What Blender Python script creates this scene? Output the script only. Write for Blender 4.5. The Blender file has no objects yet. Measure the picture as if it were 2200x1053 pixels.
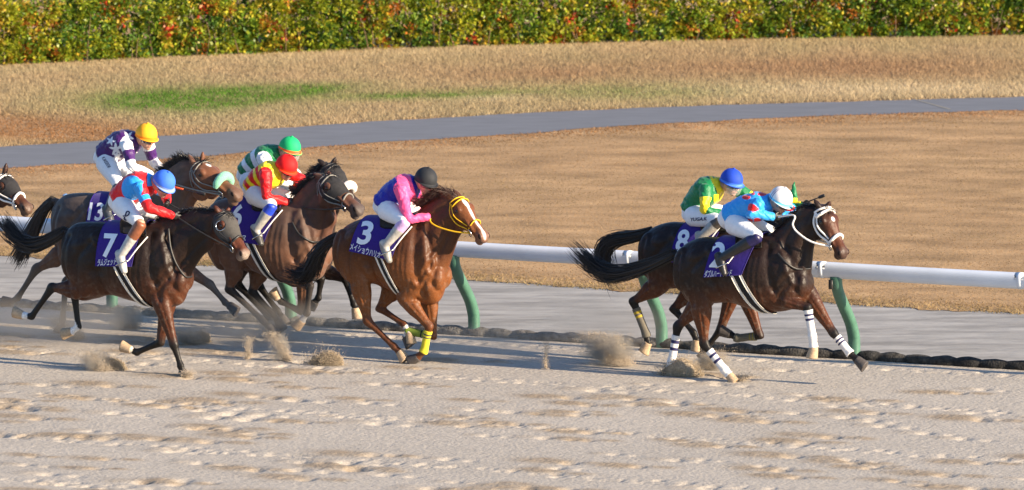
import bpy, bmesh, math, random
import numpy as np
from mathutils import Vector
from mathutils.bvhtree import BVHTree
rng = np.random.default_rng(11); random.seed(11)
SC = bpy.context.scene; COL = SC.collection
R = math.radians

# ------------------------------------------------------------------ camera, sky, sun, exposure
F_PX = 15200.0; PITCH = R(6.8); CAM_Z = 10.49
cam = bpy.data.objects.new('camera', bpy.data.cameras.new('camera')); COL.objects.link(cam)
cam.location = (0, 0, CAM_Z); cam.rotation_euler = (R(90) - PITCH, 0, 0)
cam.data.sensor_width = 36; cam.data.lens = F_PX / 2200 * 36
cam.data.clip_start = 1; cam.data.clip_end = 5000
SC.camera = cam
cam.data.dof.use_dof = True; cam.data.dof.focus_distance = 78.0; cam.data.dof.aperture_fstop = 4.0
SUN_AZ = math.atan2(0.872, -0.49); SUN_EL = R(17)          # azimuth from +Y towards +X
wd = bpy.data.worlds.new('World'); SC.world = wd; wd.use_nodes = True
nt = wd.node_tree; bg = nt.nodes['Background']; sk = nt.nodes.new('ShaderNodeTexSky')
sk.sky_type = 'NISHITA'; sk.sun_disc = False; sk.sun_elevation = SUN_EL; sk.sun_rotation = SUN_AZ
sk.air_density = 1.0; sk.dust_density = 0.6; sk.ozone_density = 2.0
tn = nt.nodes.new('ShaderNodeMix'); tn.data_type = 'RGBA'; tn.blend_type = 'MULTIPLY'; tn.inputs[0].default_value = 1
tn.inputs[7].default_value = (0.80, 0.95, 1.15, 1)
nt.links.new(sk.outputs[0], tn.inputs[6]); nt.links.new(tn.outputs[2], bg.inputs[0]); bg.inputs[1].default_value = 0.088
sl = bpy.data.lights.new('sun', 'SUN'); sl.energy = 5.0; sl.angle = R(0.5); sl.color = (1.0, 0.82, 0.60)
so = bpy.data.objects.new('sun', sl); COL.objects.link(so)
sd = Vector((math.sin(SUN_AZ) * math.cos(SUN_EL), math.cos(SUN_AZ) * math.cos(SUN_EL), math.sin(SUN_EL)))
so.rotation_euler = sd.to_track_quat('Z', 'Y').to_euler()
SC.view_settings.view_transform = 'Standard'; SC.view_settings.look = 'None'
SC.view_settings.exposure = 1.30; SC.view_settings.gamma = 1
SC.cycles.volume_step_rate = 2.0; SC.cycles.max_bounces = 6

# ------------------------------------------------------------------ geometry of the view
EYE = np.array([0, 0, CAM_Z]); ce, se = math.cos(PITCH), math.sin(PITCH)
def ray(px, py):
    x = (px - 1100) / F_PX; y = (526.5 - py) / F_PX
    return np.array([x, ce + y * se, -se + y * ce])
def gnd(px, py, z=0.0):
    d = ray(px, py); return EYE + d * ((z - CAM_Z) / d[2])
def proj(Pw):
    q = np.asarray(Pw) - EYE
    dep = q[..., 1] * ce - q[..., 2] * se; up = q[..., 1] * se + q[..., 2] * ce
    return 1100 + F_PX * q[..., 0] / dep, 526.5 - F_PX * up / dep
POSTPX = [(240, 671), (623, 693), (1018, 719), (1421, 745), (1838, 769)]
_b = np.array([gnd(*p) for p in POSTPX]); _m = _b.mean(0)
_u = np.linalg.svd(_b - _m)[2][0]; _u = _u if _u[0] > 0 else -_u
FWD = np.array([_u[0], _u[1], 0]); FWD /= np.linalg.norm(FWD)     # the way the horses run
LAT = np.array([-FWD[1], FWD[0], 0])                              # away from the stands
R0 = _m.copy(); UP = np.array([0, 0, 1.0])
def ab(p): p = np.asarray(p) - R0; return p @ FWD, -(p @ LAT)     # along the rail, metres in front of its foot

# ------------------------------------------------------------------ mesh helpers
def tag(o, label=None, cat=None, group=None, kind=None):
    if label: o['label'] = label
    if cat: o['category'] = cat
    if group: o['group'] = group
    if kind: o['kind'] = kind
    return o
def empty(name, loc, label, cat, group=None):
    o = bpy.data.objects.new(name, None); o.location = loc; o.empty_display_size = 0.2; COL.objects.link(o)
    return tag(o, label, cat, group)
def link(name, me, mat=None, parent=None, smooth=True):
    o = bpy.data.objects.new(name, me); COL.objects.link(o)
    for m in (mat if isinstance(mat, (list, tuple)) else [mat]):
        if m: me.materials.append(m)
    if smooth: me.polygons.foreach_set('use_smooth', np.ones(len(me.polygons), bool))
    if parent is not None:
        o.parent = parent; o.matrix_parent_inverse.identity()
        o.location = -Vector(parent.location)
        if parent.parent: o.location = -(Vector(parent.location) + Vector(parent.parent.location))
    return o
def mesh_np(V, Fc, col=None, name='m'):
    V = np.ascontiguousarray(V, dtype=np.float32); Fc = np.ascontiguousarray(Fc, dtype=np.int32)
    me = bpy.data.meshes.new(name); k = Fc.shape[1]
    me.vertices.add(len(V)); me.vertices.foreach_set('co', V.ravel())
    me.loops.add(Fc.size); me.loops.foreach_set('vertex_index', Fc.ravel())
    me.polygons.add(len(Fc)); me.polygons.foreach_set('loop_start', np.arange(0, Fc.size, k, dtype=np.int32))
    me.update(calc_edges=True)
    if col is not None: setcol(me, col)
    return me
def setcol(me, col):
    a = me.color_attributes.new('Col', 'FLOAT_COLOR', 'POINT')
    c = np.ones((len(me.vertices), 4), np.float32); c[:, :3] = col
    a.data.foreach_set('color', c.ravel())
def co(me):
    v = np.empty(len(me.vertices) * 3, np.float32); me.vertices.foreach_get('co', v); return v.reshape(-1, 3).astype(float)
class MB:                                                         # collects lofts into one mesh
    def __init__(s): s.v = []; s.f = []; s.c = []; s.n = 0; s.mi = []
    def add(s, V, Fc, col=(1, 1, 1), mi=0):
        s.v.append(np.asarray(V, float)); s.f += [tuple(int(i) + s.n for i in f) for f in Fc]; s.mi += [mi] * len(Fc)
        c = np.empty((len(V), 3)); c[:] = col; s.c.append(c); s.n += len(V); return s
    def mesh(s, col=False):
        me = bpy.data.meshes.new('m'); me.from_pydata(np.concatenate(s.v).tolist(), [], s.f); me.update()
        if any(s.mi): me.polygons.foreach_set('material_index', s.mi)
        if col: setcol(me, np.concatenate(s.c))
        return me
    def build(s, name, mat, parent=None, col=False, smooth=True): return link(name, s.mesh(col), mat, parent, smooth)
def nrm(v): v = np.asarray(v, float); return v / (np.linalg.norm(v) + 1e-12)
def cat_rom(A, sub):
    A = np.asarray(A, float); n = len(A)
    if n == 2: return np.array([A[0] + (A[1] - A[0]) * i / sub for i in range(sub + 1)])
    P = np.vstack([2 * A[0] - A[1], A, 2 * A[-1] - A[-2]]); out = []
    for i in range(1, n):
        p0, p1, p2, p3 = P[i - 1], P[i], P[i + 1], P[i + 2]
        for k in range(sub):
            t = k / sub
            out.append(0.5 * (2 * p1 + (p2 - p0) * t + (2 * p0 - 5 * p1 + 4 * p2 - p3) * t * t + (3 * p1 - p0 - 3 * p2 + p3) * t ** 3))
    out.append(A[-1]); return np.array(out)
def loft(C, U, V, n=20, sub=4, p=2.0, cap=0.6):
    C, U, V = cat_rom(C, sub), cat_rom(U, sub), cat_rom(V, sub)
    a = np.linspace(0, 2 * np.pi, n, endpoint=False)
    cx = np.sign(np.cos(a)) * abs(np.cos(a)) ** (2 / p); sx = np.sign(np.sin(a)) * abs(np.sin(a)) ** (2 / p)
    rings = []
    def ring(c, u, v): rings.append(c + np.outer(cx, u) + np.outer(sx, v))
    if cap:
        t = nrm(C[0] - C[1]); r = min(np.linalg.norm(U[0]), np.linalg.norm(V[0])) * cap
        for q in (0.97, 0.8, 0.45): ring(C[0] + t * r * q, U[0] * math.sqrt(1 - q * q), V[0] * math.sqrt(1 - q * q))
    for c, u, v in zip(C, U, V): ring(c, u, v)
    if cap:
        t = nrm(C[-1] - C[-2]); r = min(np.linalg.norm(U[-1]), np.linalg.norm(V[-1])) * cap
        for q in (0.45, 0.8, 0.97): ring(C[-1] + t * r * q, U[-1] * math.sqrt(1 - q * q), V[-1] * math.sqrt(1 - q * q))
    m = len(rings); W = np.concatenate(rings); Fc = []
    for i in range(m - 1):
        for k in range(n):
            k2 = (k + 1) % n; Fc.append((i * n + k, i * n + k2, (i + 1) * n + k2, (i + 1) * n + k))
    Fc.append(tuple(range(n - 1, -1, -1))); Fc.append(tuple((m - 1) * n + k for k in range(n)))
    return W, Fc
def limb(pts, rad, side, n=16, sub=4, p=2.0, cap=0.6):            # tapering limb; rad = (in plane, sideways)
    pts = np.asarray(pts, float); U = []; V = []
    for i in range(len(pts)):
        t = nrm(pts[min(i + 1, len(pts) - 1)] - pts[max(i - 1, 0)])
        v = nrm(side - t * (side @ t)); u = np.cross(t, v)
        ru, rv = rad[i] if isinstance(rad[i], (tuple, list)) else (rad[i], rad[i])
        U.append(u * ru); V.append(v * rv)
    return loft(pts, U, V, n, sub, p, cap)
def tube(pts, r, n=8, sub=3):
    pts = np.asarray(pts, float); r = [r] * len(pts) if np.isscalar(r) else r
    side = np.array([0.31, 0.55, 0.77]); return limb(pts, r, side, n, sub, 2.0, 0.5)
def ell(c, ax, n=16, m=10):
    c = np.asarray(c, float); ax = np.asarray(ax, float); V = [c + ax[2]]; Fc = []
    for i in range(1, m):
        th = np.pi * i / m
        for k in range(n):
            ph = 2 * np.pi * k / n
            V.append(c + ax[0] * math.sin(th) * math.cos(ph) + ax[1] * math.sin(th) * math.sin(ph) + ax[2] * math.cos(th))
    V.append(c - ax[2]); L = len(V) - 1
    for k in range(n):
        k2 = (k + 1) % n; Fc.append((0, 1 + k, 1 + k2)); Fc.append((L, 1 + (m - 2) * n + k2, 1 + (m - 2) * n + k))
        for i in range(m - 2): Fc.append((1 + i * n + k, 1 + (i + 1) * n + k, 1 + (i + 1) * n + k2, 1 + i * n + k2))
    return np.array(V), Fc
def remesh(me, vox, it=6):                                        # one continuous skin over overlapping lofts
    o = bpy.data.objects.new('tmp', me); COL.objects.link(o)
    md = o.modifiers.new('r', 'REMESH'); md.mode = 'VOXEL'; md.voxel_size = vox
    dg = bpy.context.evaluated_depsgraph_get(); dg.update()
    out = bpy.data.meshes.new_from_object(o.evaluated_get(dg))
    bpy.data.objects.remove(o); bpy.data.meshes.remove(me)
    V = co(out); E = np.empty(len(out.edges) * 2, np.int32); out.edges.foreach_get('vertices', E); E = E.reshape(-1, 2)
    deg = np.bincount(E.ravel(), minlength=len(V))[:, None].clip(1)
    def lap(V):
        S = np.zeros_like(V)
        for k in range(3):
            S[:, k] = np.bincount(E[:, 0], V[E[:, 1], k], len(V)) + np.bincount(E[:, 1], V[E[:, 0], k], len(V))
        return S / deg - V
    for _ in range(it):
        V = V + 0.55 * lap(V); V = V - 0.56 * lap(V)
    V = V + 0.4 * lap(V)
    out.vertices.foreach_set('co', V.astype(np.float32).ravel()); out.update()
    return out
def bvh_of(me):
    return BVHTree.FromPolygons([tuple(v.co) for v in me.vertices], [tuple(p.vertices) for p in me.polygons])
def vnoise(x, y, seed, oct=4, lac=2.0, gain=0.5):                 # value noise on arrays
    r = np.random.default_rng(seed); T = r.random((256, 256)); out = 0; a = 1; tot = 0
    for _ in range(oct):
        xi = np.floor(x).astype(int); yi = np.floor(y).astype(int); fx = x - xi; fy = y - yi
        fx = fx * fx * (3 - 2 * fx); fy = fy * fy * (3 - 2 * fy)
        g = lambda i, j: T[(xi + i) % 256, (yi + j) % 256]
        out = out + a * ((g(0, 0) * (1 - fx) + g(1, 0) * fx) * (1 - fy) + (g(0, 1) * (1 - fx) + g(1, 1) * fx) * fy)
        tot += a; a *= gain; x = x * lac + 17.3; y = y * lac + 9.1
    return out / tot

# ------------------------------------------------------------------ materials
def srgb(r, g, b):
    f = lambda c: c / 12.92 if c <= 0.04045 else ((c + 0.055) / 1.055) ** 2.4
    return (f(r / 255), f(g / 255), f(b / 255))
def material(name, color=(0.5, 0.5, 0.5), rough=0.6, spec=0.5, vcol=False, nscale=30, nvar=0.25, bump=0.0, bscale=60,
             metal=0.0, sheen=0.0, coat=0.0, trans=0.0, bdist=0.01, bstretch=(1, 1, 1), subsurf=0.0, thin=0.0):
    m = bpy.data.materials.new(name); m.use_nodes = True; t = m.node_tree; b = t.nodes['Principled BSDF']
    N = t.nodes.new; L = t.links.new
    b.inputs['Roughness'].default_value = rough; b.inputs['Specular IOR Level'].default_value = spec
    b.inputs['Metallic'].default_value = metal; b.inputs['Sheen Weight'].default_value = sheen
    b.inputs['Coat Weight'].default_value = coat; b.inputs['Transmission Weight'].default_value = trans
    g = N('ShaderNodeNewGeometry'); mp = N('ShaderNodeMapping'); L(g.outputs['Position'], mp.inputs[0])
    mp.inputs['Rotation'].default_value = (0, 0, math.atan2(-FWD[1], FWD[0])); mp.inputs['Scale'].default_value = bstretch
    n = N('ShaderNodeTexNoise'); n.inputs['Scale'].default_value = nscale; n.inputs['Detail'].default_value = 6; L(mp.outputs[0], n.inputs[0])
    rm = N('ShaderNodeMapRange'); rm.inputs[1].default_value = 0.3; rm.inputs[2].default_value = 0.7
    rm.inputs[3].default_value = 1 - nvar; rm.inputs[4].default_value = 1 + nvar; L(n.outputs[0], rm.inputs[0])
    mx = N('ShaderNodeMix'); mx.data_type = 'RGBA'; mx.blend_type = 'MULTIPLY'; mx.inputs[0].default_value = 1
    L(rm.outputs[0], mx.inputs[7])
    if vcol:
        a = N('ShaderNodeVertexColor'); a.layer_name = 'Col'; L(a.outputs[0], mx.inputs[6])
    else: mx.inputs[6].default_value = (*color, 1)
    L(mx.outputs[2], b.inputs['Base Color'])
    if bump:
        n2 = N('ShaderNodeTexNoise'); n2.inputs['Scale'].default_value = bscale; n2.inputs['Detail'].default_value = 5; L(mp.outputs[0], n2.inputs[0])
        bp = N('ShaderNodeBump'); bp.inputs['Strength'].default_value = bump; bp.inputs['Distance'].default_value = bdist
        L(n2.outputs[0], bp.inputs['Height']); L(bp.outputs[0], b.inputs['Normal'])
    if thin:
        tr = N('ShaderNodeBsdfTranslucent'); L(mx.outputs[2], tr.inputs[0]); ms = N('ShaderNodeMixShader'); ms.inputs[0].default_value = thin
        L(b.outputs[0], ms.inputs[1]); L(tr.outputs[0], ms.inputs[2]); L(ms.outputs[0], t.nodes['Material Output'].inputs[0])
    if subsurf: b.inputs['Subsurface Weight'].default_value = subsurf; b.inputs['Subsurface Scale'].default_value = 0.01
    return m
M = {}
M['coat'] = material('horse_coat', rough=0.46, spec=0.26, vcol=True, nscale=70, nvar=0.22, bump=0.55, bscale=26, sheen=0.0, bdist=0.012)
M['dusty_coat'] = material('dusty_horse_coat', rough=0.6, spec=0.35, vcol=True, nscale=14, nvar=0.2, bump=0.3, bscale=14, sheen=0.1, bdist=0.02)
M['black_hair'] = material('black_hair', (0.010, 0.008, 0.008), 0.42, 0.5, nscale=40)
M['brown_hair'] = material('chestnut_hair', (0.05, 0.018, 0.010), 0.45, 0.5, nscale=40)
M['dust_hair'] = material('dusty_hair', (0.05, 0.042, 0.036), 0.6, 0.4, nscale=40)
M['hoof'] = material('hoof_horn', (0.07, 0.06, 0.055), 0.6, 0.3, nscale=50)
M['hoof_pale'] = material('pale_hoof_horn', (0.42, 0.30, 0.19), 0.6, 0.3, nscale=50)
M['eye'] = material('eye', (0.008, 0.006, 0.005), 0.08, 0.6)
M['dark'] = material('nostril', (0.012, 0.008, 0.008), 0.7, 0.2)
M['cloth'] = material('painted_cloth', rough=0.75, spec=0.25, vcol=True, nscale=60, nvar=0.06, bump=0.25, bscale=14, sheen=0.1, bdist=0.012)
M['silk'] = material('racing_silk', rough=0.5, spec=0.4, vcol=True, nscale=40, nvar=0.06, bump=0.7, bscale=13, sheen=0.1, bdist=0.028)
M['breeches'] = material('white_breeches', (0.78, 0.78, 0.80), 0.6, 0.35, nscale=20, nvar=0.05, bump=0.5, bscale=16, bdist=0.02)
M['skin'] = material('skin', (0.44, 0.24, 0.17), 0.55, 0.4, nscale=30, nvar=0.1)
M['numnah'] = material('purple_saddle_cloth', (0.030, 0.012, 0.19), 0.8, 0.2, nscale=80, nvar=0.12, bump=0.3, bscale=25, sheen=0.2, bdist=0.01)
M['white_ink'] = material('white_print', (0.76, 0.80, 0.86), 0.7, 0.2, nvar=0.04)
M['navy_ink'] = material('navy_print', (0.012, 0.016, 0.07), 0.7, 0.2, nvar=0.04)
M['blackw'] = material('black_webbing', (0.012, 0.012, 0.014), 0.7, 0.3)
M['whitew'] = material('white_webbing', (0.72, 0.68, 0.60), 0.7, 0.3, nvar=0.08)
M['leather'] = material('dark_leather', (0.016, 0.014, 0.013), 0.45, 0.5)
M['steel'] = material('steel', (0.55, 0.53, 0.5), 0.25, 0.5, metal=1.0)
M['goggle'] = material('goggle_lens', (0.02, 0.02, 0.022), 0.06, 0.8, coat=0.6)
M['yellow_strap'] = material('yellow_strap', srgb(225, 175, 25), 0.6, 0.4, nvar=0.06)
M['white_strap'] = material('white_strap', (0.74, 0.70, 0.66), 0.6, 0.4, nvar=0.06)
M['grey_strap'] = material('grey_strap', (0.20, 0.19, 0.17), 0.6, 0.4, nvar=0.1)
M['black_strap'] = material('black_strap', (0.02, 0.018, 0.017), 0.5, 0.5)
M['fleece_green'] = material('mint_fleece', (0.20, 0.50, 0.34), 0.95, 0.1, nscale=90, nvar=0.1, bump=0.9, bscale=120, sheen=0.3)
M['fleece_white'] = material('cream_fleece', (0.78, 0.70, 0.60), 0.95, 0.1, nscale=90, nvar=0.1, bump=0.9, bscale=120, sheen=0.3)
M['mesh_black'] = material('black_hood_cloth', (0.022, 0.021, 0.022), 0.8, 0.3, bump=0.2, bscale=80)
M['mesh_grey'] = material('grey_hood_cloth', (0.062, 0.057, 0.052), 0.85, 0.3, nvar=0.15, bump=0.2, bscale=80)
M['rail'] = material('white_rail_plastic', (0.62, 0.66, 0.72), 0.38, 0.45, nscale=3, nvar=0.06)
M['post'] = material('green_post_metal', (0.065, 0.16, 0.11), 0.4, 0.5, nscale=8, nvar=0.12, bump=0.1, bscale=40)

# ================================================================== THE SETTING
def sheet(name, pts, z, mat, label=None):
    me = bpy.data.meshes.new(name); me.from_pydata([(float(p[0]), float(p[1]), z) for p in pts], [], [tuple(range(len(pts)))]); me.update()
    o = link(name, me, mat, None, False); return tag(o, label, None, None, 'structure')
def plerp(pts, n):                                                # resample a pixel polyline
    pts = np.array(pts, float); xs = np.linspace(pts[0, 0], pts[-1, 0], n)
    return xs, np.interp(xs, pts[:, 0], pts[:, 1])
m_ground = material('far_ground', (0.27, 0.20, 0.12), 0.95, 0.1, nscale=0.4, nvar=0.2)
m_sandfar = material('sand_plain', (0.40, 0.36, 0.315), 0.95, 0.15, nscale=6, nvar=0.1, bump=0.5, bscale=25)
m_sand = material('sand', rough=0.95, spec=0.15, vcol=True, nscale=40, nvar=0.16, bump=0.75, bscale=28, bdist=0.015, bstretch=(0.85, 1, 1))
m_strip = material('packed_grey_sand', (0.33, 0.312, 0.285), 0.95, 0.1, nscale=2.6, nvar=0.30, bump=0.9, bscale=14, bdist=0.016, bstretch=(0.35, 1.2, 1))
m_lawn = material('dry_lawn', (0.40, 0.255, 0.13), 0.95, 0.1, nscale=1.5, nvar=0.32, bump=0.7, bscale=30, bdist=0.02, bstretch=(0.6, 1, 1))
m_asph = material('asphalt', (0.165, 0.168, 0.18), 0.85, 0.25, nscale=4, nvar=0.1, bump=0.3, bscale=70, bdist=0.006, bstretch=(0.4, 1, 1))
m_pale = material('pale_gravel', (0.62, 0.60, 0.57), 0.9, 0.2, nscale=20, nvar=0.1)
m_blade = material('grass_blade', rough=0.9, spec=0.08, vcol=True, nscale=5, nvar=0.1, thin=0.5)
m_leaf = material('hedge_leaf', rough=0.42, spec=0.4, vcol=True, nscale=20, nvar=0.15, thin=0.38)
m_stem = material('hedge_stem', (0.13, 0.085, 0.05), 0.85, 0.2, nscale=30, nvar=0.3)
m_roll = material('kerb_roll', rough=0.9, spec=0.2, vcol=True, nscale=18, nvar=0.5, bump=0.9, bscale=45, bdist=0.02)

sheet('ground', [(-3000, -200), (3000, -200), (3000, 4000), (-3000, 4000)], -0.08, m_ground)
def abpt(a, b): return R0 + FWD * a - LAT * b
sheet('sand_apron', [abpt(-60, 60), abpt(60, 60), abpt(60, -0.2), abpt(-60, -0.2)], -0.045, m_sandfar)
# packed strip behind the rail
edge_px = [(-700, 513), (0, 548), (430, 571), (1010, 602), (1300, 622), (1850, 656), (2200, 675), (2900, 714)]
xs, ys = plerp(edge_px, 260)
edge = np.array([gnd(x, y) for x, y in zip(xs, ys)])
jit = vnoise(xs * 0.03, xs * 0 + 3, 5) - 0.5
edge = edge + LAT * (jit * 0.5)[:, None]
sheet('service_strip', [abpt(-14, -0.02), abpt(14, -0.02)] + [tuple(p) for p in (edge[::-1] + LAT * 1.0)], -0.004, m_strip)
# lawn, from the strip's edge to far beyond the hedge
sheet('lawn', [tuple(p) for p in edge] + [(60, 60, 0), (90, 135, 0), (-90, 135, 0), (-60, 90, 0)], 0.002, m_lawn)
up_px = [(-900, 385), (-300, 338), (0, 317), (400, 290), (800, 262), (1200, 240), (1500, 228), (2000, 214), (2200, 209), (2900, 196)]
lo_px = [(-900, 440), (-300, 388), (0, 362), (300, 347), (700, 315), (1000, 296), (1400, 268), (1800, 248), (2200, 238), (2900, 220)]
xu, yu = plerp(up_px, 120); xl, yl = plerp(lo_px, 120)
yu = yu + 2 * (vnoise(xu * 0.02, xu * 0, 8) - 0.5) * 2; yl = yl + 3 * (vnoise(xl * 0.02, xl * 0, 9) - 0.5) * 2
sheet('path', [gnd(x, y) for x, y in zip(xu, yu)] + [gnd(x, y) for x, y in zip(xl[::-1], yl[::-1])], 0.008, m_asph)
sheet('path_joint', [gnd(1960, 214.5), gnd(1966, 214.5), gnd(2044, 236), gnd(2037, 236.5)], 0.012, material('worn_joint', (0.27, 0.25, 0.21), 0.95, 0.1))
sheet('gravel', [(-120, 112, 0), (120, 140, 0), (160, 500, 0), (-160, 500, 0)], 0.006, m_pale)

# the raked sand of the track, real relief
ca = [ab(gnd(*p)) for p in ((-60, 640), (2260, 770), (-60, 1080), (2260, 1080))]
A0, A1 = min(c[0] for c in ca) - 1, max(c[0] for c in ca) + 1; B1 = max(c[1] for c in ca) + 0.8
na, nb = int((A1 - A0) / 0.026), int((B1 + 0.1) / 0.042)
av, bv = np.linspace(A0, A1, na), np.linspace(-0.1, B1, nb)
GA, GB = np.meshgrid(av, bv)
H = 0.010 * (vnoise(GA * 0.4, GB * 0.9, 1, 3) - 0.5) + 0.0045 * (vnoise(GA * 1.6, GB * 11, 2, 3) - 0.5) + 0.0045 * (vnoise(GA * 14, GB * 15, 3, 2) - 0.5)
fresh = np.zeros_like(H)
def stamp(a, b, ra, rb, h, fr=0.0, p=2):
    i0, i1 = np.searchsorted(av, [a - 2.6 * ra, a + 2.6 * ra]); j0, j1 = np.searchsorted(bv, [b - 2.6 * rb, b + 2.6 * rb])
    if i1 <= i0 or j1 <= j0: return
    q = ((GA[j0:j1, i0:i1] - a) / ra) ** 2 + ((GB[j0:j1, i0:i1] - b) / rb) ** 2
    g = np.exp(-q ** (p / 2)); H[j0:j1, i0:i1] += h * g
    if fr: fresh[j0:j1, i0:i1] = np.maximum(fresh[j0:j1, i0:i1], fr * np.minimum(1, g * 1.6))
for b0 in (0.45, 3.1, 6.2, 9.0, 11.6, 13.9, 15.2):                # rows left by the rake's tines
    for k in range(3):
        bb = b0 + 0.10 * k + 0.10 * (vnoise(GA * 0.25, GA * 0, int(b0 * 10), 2) - 0.5)
        dots = (vnoise(GA * 9 + k * 7, GA * 0 + k, 40 + k, 2) - 0.5).clip(0)
        H -= 0.09 * dots * np.exp(-((GB - bb) / 0.045) ** 2)
nprint = 0
for k in range(430):                                              # hoof prints with the sand thrown out behind them
    a = rng.uniform(A0, A1); b = 1.1 + (B1 - 1.1) * rng.random() ** 0.8
    s = rng.uniform(0.7, 1.25)
    if rng.random() < 0.5:                                        # long smeared heap
        stamp(a - 0.30 * s, b + rng.normal(0, .05), 0.26 * s, 0.16 * s, 0.006 * s, 0.9)
        stamp(a - 0.02, b + 0.05, 0.075 * s, 0.08 * s, -0.027 * s, 0.4, 3); stamp(a + 0.22 * s, b - .05, 0.14 * s, 0.09 * s, 0.006 * s, 0.8)
    else:                                                         # round print with a bright rim
        stamp(a, b, 0.075 * s, 0.09 * s, -0.027 * s, 0, 3); stamp(a - 0.24 * s, b, 0.12 * s, 0.12 * s, 0.007 * s, 0.3)
        stamp(a + 0.20 * s, b, 0.06 * s, 0.09 * s, 0.005 * s); stamp(a + 0.3 * s, b + .02, 0.06 * s, 0.05 * s, -0.02 * s)
rough = (vnoise(GA * 16, GB * 16, 21, 3) - 0.5)
H += 0.020 * rough * fresh
H -= 0.05 * np.exp(-((GB - B1) / 0.3) ** 2)
V = R0[None, None, :] + GA[..., None] * FWD - GB[..., None] * LAT; V = V + np.array([0, 0, -0.01]); V[..., 2] += H
ii = np.arange(na * nb).reshape(nb, na); Fq = np.stack([ii[:-1, :-1], ii[:-1, 1:], ii[1:, 1:], ii[1:, :-1]], -1).reshape(-1, 4)[:, ::-1]
fm = (fresh * (0.75 + 0.9 * (vnoise(GA * 7, GB * 7, 22, 3) - 0.2))).clip(0, 1)[..., None]
spk = (vnoise(GA * 14, GB * 20, 23, 2)[..., None] > 0.66) * 0.25
cs = np.array([0.435, 0.386, 0.322]) * (0.93 + 0.14 * vnoise(GA * 0.5, GB * 1.2, 24, 3)[..., None]) * (1 - 0.35 * spk)
csand = cs * (1 - fm) + np.array([0.315, 0.245, 0.17]) * fm
sand = link('sand_track', mesh_np(V.reshape(-1, 3), Fq, csand.reshape(-1, 3)), m_sand); tag(sand, kind='structure')

# grass blades
def blades(name, P, h, w, col, lean=0.5, label=None):
    n = len(P); an = rng.uniform(0, 2 * np.pi, n); d = np.stack([np.cos(an), np.sin(an), 0 * an], 1) * (w / 2)[:, None]
    tip = P + np.stack([rng.normal(0, lean, n), rng.normal(0, lean, n), np.ones(n)], 1) * h[:, None]
    V = np.stack([P - d, P + d, tip], 1).reshape(-1, 3); Fc = np.arange(3 * n).reshape(n, 3)
    o = link(name, mesh_np(V, Fc, np.repeat(col, 3, 0)), m_blade, None, False)
    return tag(o, label, 'grass', None, 'stuff')
def blob(px, py, cx, cy, rx, ry, tilt=0.0):                       # soft ground patch
    dy = py - cy - tilt * (px - cx)
    return np.exp(-(((px - cx) / rx) ** 2 + (dy / ry) ** 2))
hedge_px = [(-900, 172), (0, 139), (400, 119), (800, 105), (1200, 93), (1600, 83), (2200, 75), (2900, 66)]
def pxfilter(P, top, bot, m=80):
    px, py = proj(P); t = np.interp(px, *np.array(top, float).T); b = np.interp(px, *np.array(bot, float).T)
    k = (py > t) & (py < b) & (px > -m) & (px < 2200 + m); return P[k], px[k], py[k]
def scatter(n, y0, y1): return np.stack([rng.uniform(-9.5, 9.5, n), rng.uniform(y0, y1, n), np.zeros(n)], 1)
P, px, py = pxfilter(scatter(700000, 98, 133), hedge_px, up_px)
n = len(P); f1 = vnoise(P[:, 0] * 1.1, P[:, 1] * 0.7, 31)[:, None]; f2 = vnoise(P[:, 0] * 0.35 + 9, P[:, 1] * 0.4, 32)[:, None]
tan = np.array([0.50, 0.365, 0.215]); red = np.array([0.38, 0.225, 0.125]); pale = np.array([0.66, 0.54, 0.35]); grn = np.array([0.12, 0.235, 0.035])
olive = np.array([0.30, 0.25, 0.11])
c = tan * (1 - f1) + olive * f1 * 0.6 + pale * f1 * 0.4
mr = np.clip(1.1 * blob(px, py, 1800, 150, 480, 26) + 0.9 * blob(px, py, 1150, 165, 260, 22) * (f2[:, 0] + .2), 0, 1)[:, None]; c = c * (1 - .75 * mr) + red * .75 * mr
mp = np.clip(blob(px, py, 1900, 196, 520, 16) + blob(px, py, 1060, 214, 75, 7) + .8 * blob(px, py, 700, 120, 900, 18, -.04) * f2[:, 0], 0, 1)[:, None]; c = c * (1 - .7 * mp) + pale * .7 * mp
mg = np.clip(1.8 * blob(px, py, 400, 217, 180, 22, -.02) + 1.5 * blob(px, py, 610, 198, 130, 12, -.05) + .9 * blob(px, py, 900, 208, 190, 10, -.03) + .5 * blob(px, py, 1330, 200, 240, 18), 0, 1)[:, None]
mg = mg * np.clip(0.45 + 1.3 * (vnoise(P[:, 0] * 3, P[:, 1] * 2, 33)[:, None] - 0.1), 0, 1); c = c * (1 - mg) + grn * mg
mm = np.clip(1.4 * blob(px, py, 40, 276, 330, 26, .07), 0, 1)[:, None]; c = c * (1 - mm) + np.array([0.36, 0.19, 0.085]) * mm
c = c * rng.uniform(0.75, 1.2, (n, 1))
h = rng.uniform(0.03, 0.09, n) * (1 - 0.6 * mm[:, 0]) * (1 - 0.4 * mg[:, 0]) * (0.6 + 0.8 * f2[:, 0])
near = np.interp(px, *np.array(hedge_px, float).T); h *= 1 - 0.5 * np.exp(-((py - near) / 14) ** 2)
blades('verge_grass', P, h, rng.uniform(0.010, 0.024, n), c, 0.6, 'long dry straw coloured grass between path and hedge with green patches')
P, px, py = pxfilter(scatter(420000, 78, 113), lo_px, [(x, y + 2) for x, y in edge_px])
n = len(P); a_, b_ = (P - R0) @ FWD, -((P - R0) @ LAT)
f1 = vnoise(a_ * 0.5, b_ * 1.3, 34)[:, None]; f2 = vnoise(a_ * 1.6, b_ * 3.5, 35)[:, None]; f3 = vnoise(a_ * .18 + 5, b_ * .9, 36)[:, None]
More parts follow.
